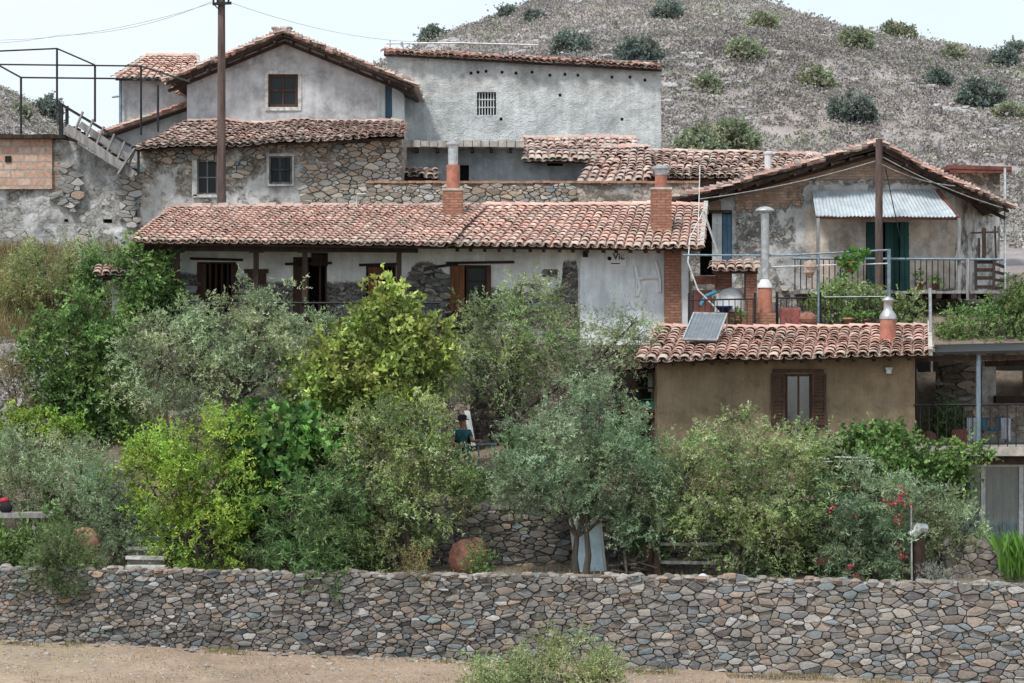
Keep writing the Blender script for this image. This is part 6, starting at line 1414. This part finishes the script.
hill_scrub()
def ray_hill(px, py, y0=84):
    Y = y0
    while Y < YR+6:
        p = P(px, py, Y)
        if ground(p.x, Y) >= p.z: return Y
        Y += .5
    return None
def hbush(px, py, r, pal, lab, cat='bush', name='hill_bush', flat=.72, K=None, leafs=.15):
    Y = ray_hill(px, py+r*flat*.75) or YR
    s = Y/F
    tree(name, lab, cat, Vector((X(px, Y), Y, ground(X(px, Y), Y))), [(px, py, r, r*flat), (px-r*.45, py+r*.25, r*.6, r*.5), (px+r*.45, py+r*.2, r*.6, r*.5)], Y, pal, K=K or int(30+r*8), S=8, Lf=9, shoot=.10*r*s+.2, leaf=(leafs, leafs*.6), up=.35, shell=.4, tr=.05, limb=3, cv=.3, group='bushes on the hillside')
PAL['far'] = [(0.18, 0.22, 0.205), (0.215, 0.25, 0.23), (0.15, 0.185, 0.18), (0.25, 0.28, 0.25)]  # bush greens paled and blued to paint distance haze
PAL['farlight'] = [(0.30, 0.335, 0.23), (0.265, 0.30, 0.215), (0.35, 0.365, 0.25)]  # lighter bushes, same haze in the colour
HB = [(572, 46, 18, 'far', 'dark round bush right of centre on the lower ridge above the long white house'), (640, 52, 17, 'far', 'dark wide bush just above the right end of the long white house', ), (667, 15, 13, 'far', 'dark bush high on the hill near the top edge'),
      (853, 111, 21, 'far', 'dark green bush above the apex of the balcony house'), (980, 97, 22, 'far', 'largest dark bush at the right side of the hill'), (856, 43, 15, 'farlight', 'light green bush on the skyline left of the taller one'), (896, 34, 16, 'farlight', 'taller green bush breaking the skyline on the right'),
      (745, 53, 14, 'farlight', 'pale green bush high on the middle of the hill'), (762, 24, 13, 'farlight', 'faint green patch bush near the skyline peak'), (815, 82, 13, 'farlight', 'yellow green bush in the middle of the slope'), (707, 87, 8, 'farlight', 'small green bush left on the slope'),
      (1004, 61, 12, 'far', 'grey green bush on the skyline at the far right'), (1018, 52, 12, 'far', 'tall dark shrub on the skyline at the right edge'), (955, 56, 8, 'farlight', 'small bush on the skyline right of the tall one'), (432, 36, 11, 'far', 'dark tree on the left shoulder of the hill above the long white house'),
      (508, 14, 7, 'far', 'tiny bush on the left skyline'), (730, 142, 26, 'farlight', 'broad pale green bush at the foot of the hill behind the tiled roofs'), (700, 146, 22, 'farlight', 'pale green bush just right of the long white wall corner'), (48, 108, 14, 'far', 'grey green tree seen through the black pergola frame'), (20, 112, 8, 'farlight', 'small bush on the far slope left of the grey tree'),
      (938, 82, 9, 'far', 'small dark bush left of the largest dark bush'), (1010, 116, 12, 'farlight', 'grey bush below the largest dark bush at the right edge'), (535, 18, 6, 'far', 'small dark bush near the left skyline')]
for h in HB: hbush(*h[:5])

# ================================================================== CAMERA, LIGHT, SKY
sc = bpy.context.scene
cam = bpy.data.objects.new('camera', bpy.data.cameras.new('camera')); C.objects.link(cam)
cam.location = (0, 0, CZ); cam.rotation_euler = (R(90), 0, 0); cam.data.lens = 85; cam.data.sensor_width = 36; cam.data.clip_end = 9000; sc.camera = cam
EL, AZ = R(56), R(215)       # compass direction of the sun, clockwise from +Y
sun = bpy.data.objects.new('sun', bpy.data.lights.new('sun', 'SUN')); C.objects.link(sun)
sun.data.energy = 3.5; sun.data.angle = R(9); sun.data.color = (1, .975, .94)
dv = Vector((math.sin(AZ)*math.cos(EL), math.cos(AZ)*math.cos(EL), math.sin(EL)))
sun.rotation_euler = dv.to_track_quat('Z', 'Y').to_euler()
w = bpy.data.worlds.new('World'); sc.world = w; w.use_nodes = True; nt = w.node_tree; bg = nt.nodes['Background']
sky = nt.nodes.new('ShaderNodeTexSky'); sky.sky_type = 'NISHITA'; sky.sun_disc = False; sky.sun_elevation = EL; sky.sun_rotation = AZ; sky.air_density = 1.5; sky.dust_density = 4
tc = nt.nodes.new('ShaderNodeTexCoord').outputs['Generated']
cl = noi(nt, N(nt, 'ShaderNodeMapping', {'Vector': tc, 'Scale': (1, 1, 3)}).outputs[0], 2.0, 5, .55)
cc = mixc(nt, ramp(nt, cl, [(.35, 0.0), (.7, 1.0)]), (5.25, 6.15, 6.95), (6.3, 6.85, 7.25))
nt.links.new(mixc(nt, 0.85, sky.outputs[0], cc), bg.inputs[0]); bg.inputs[1].default_value = 0.165
sc.view_settings.view_transform = 'Standard'; sc.view_settings.look = 'None'; sc.view_settings.exposure = 0
sc.render.engine = 'CYCLES'
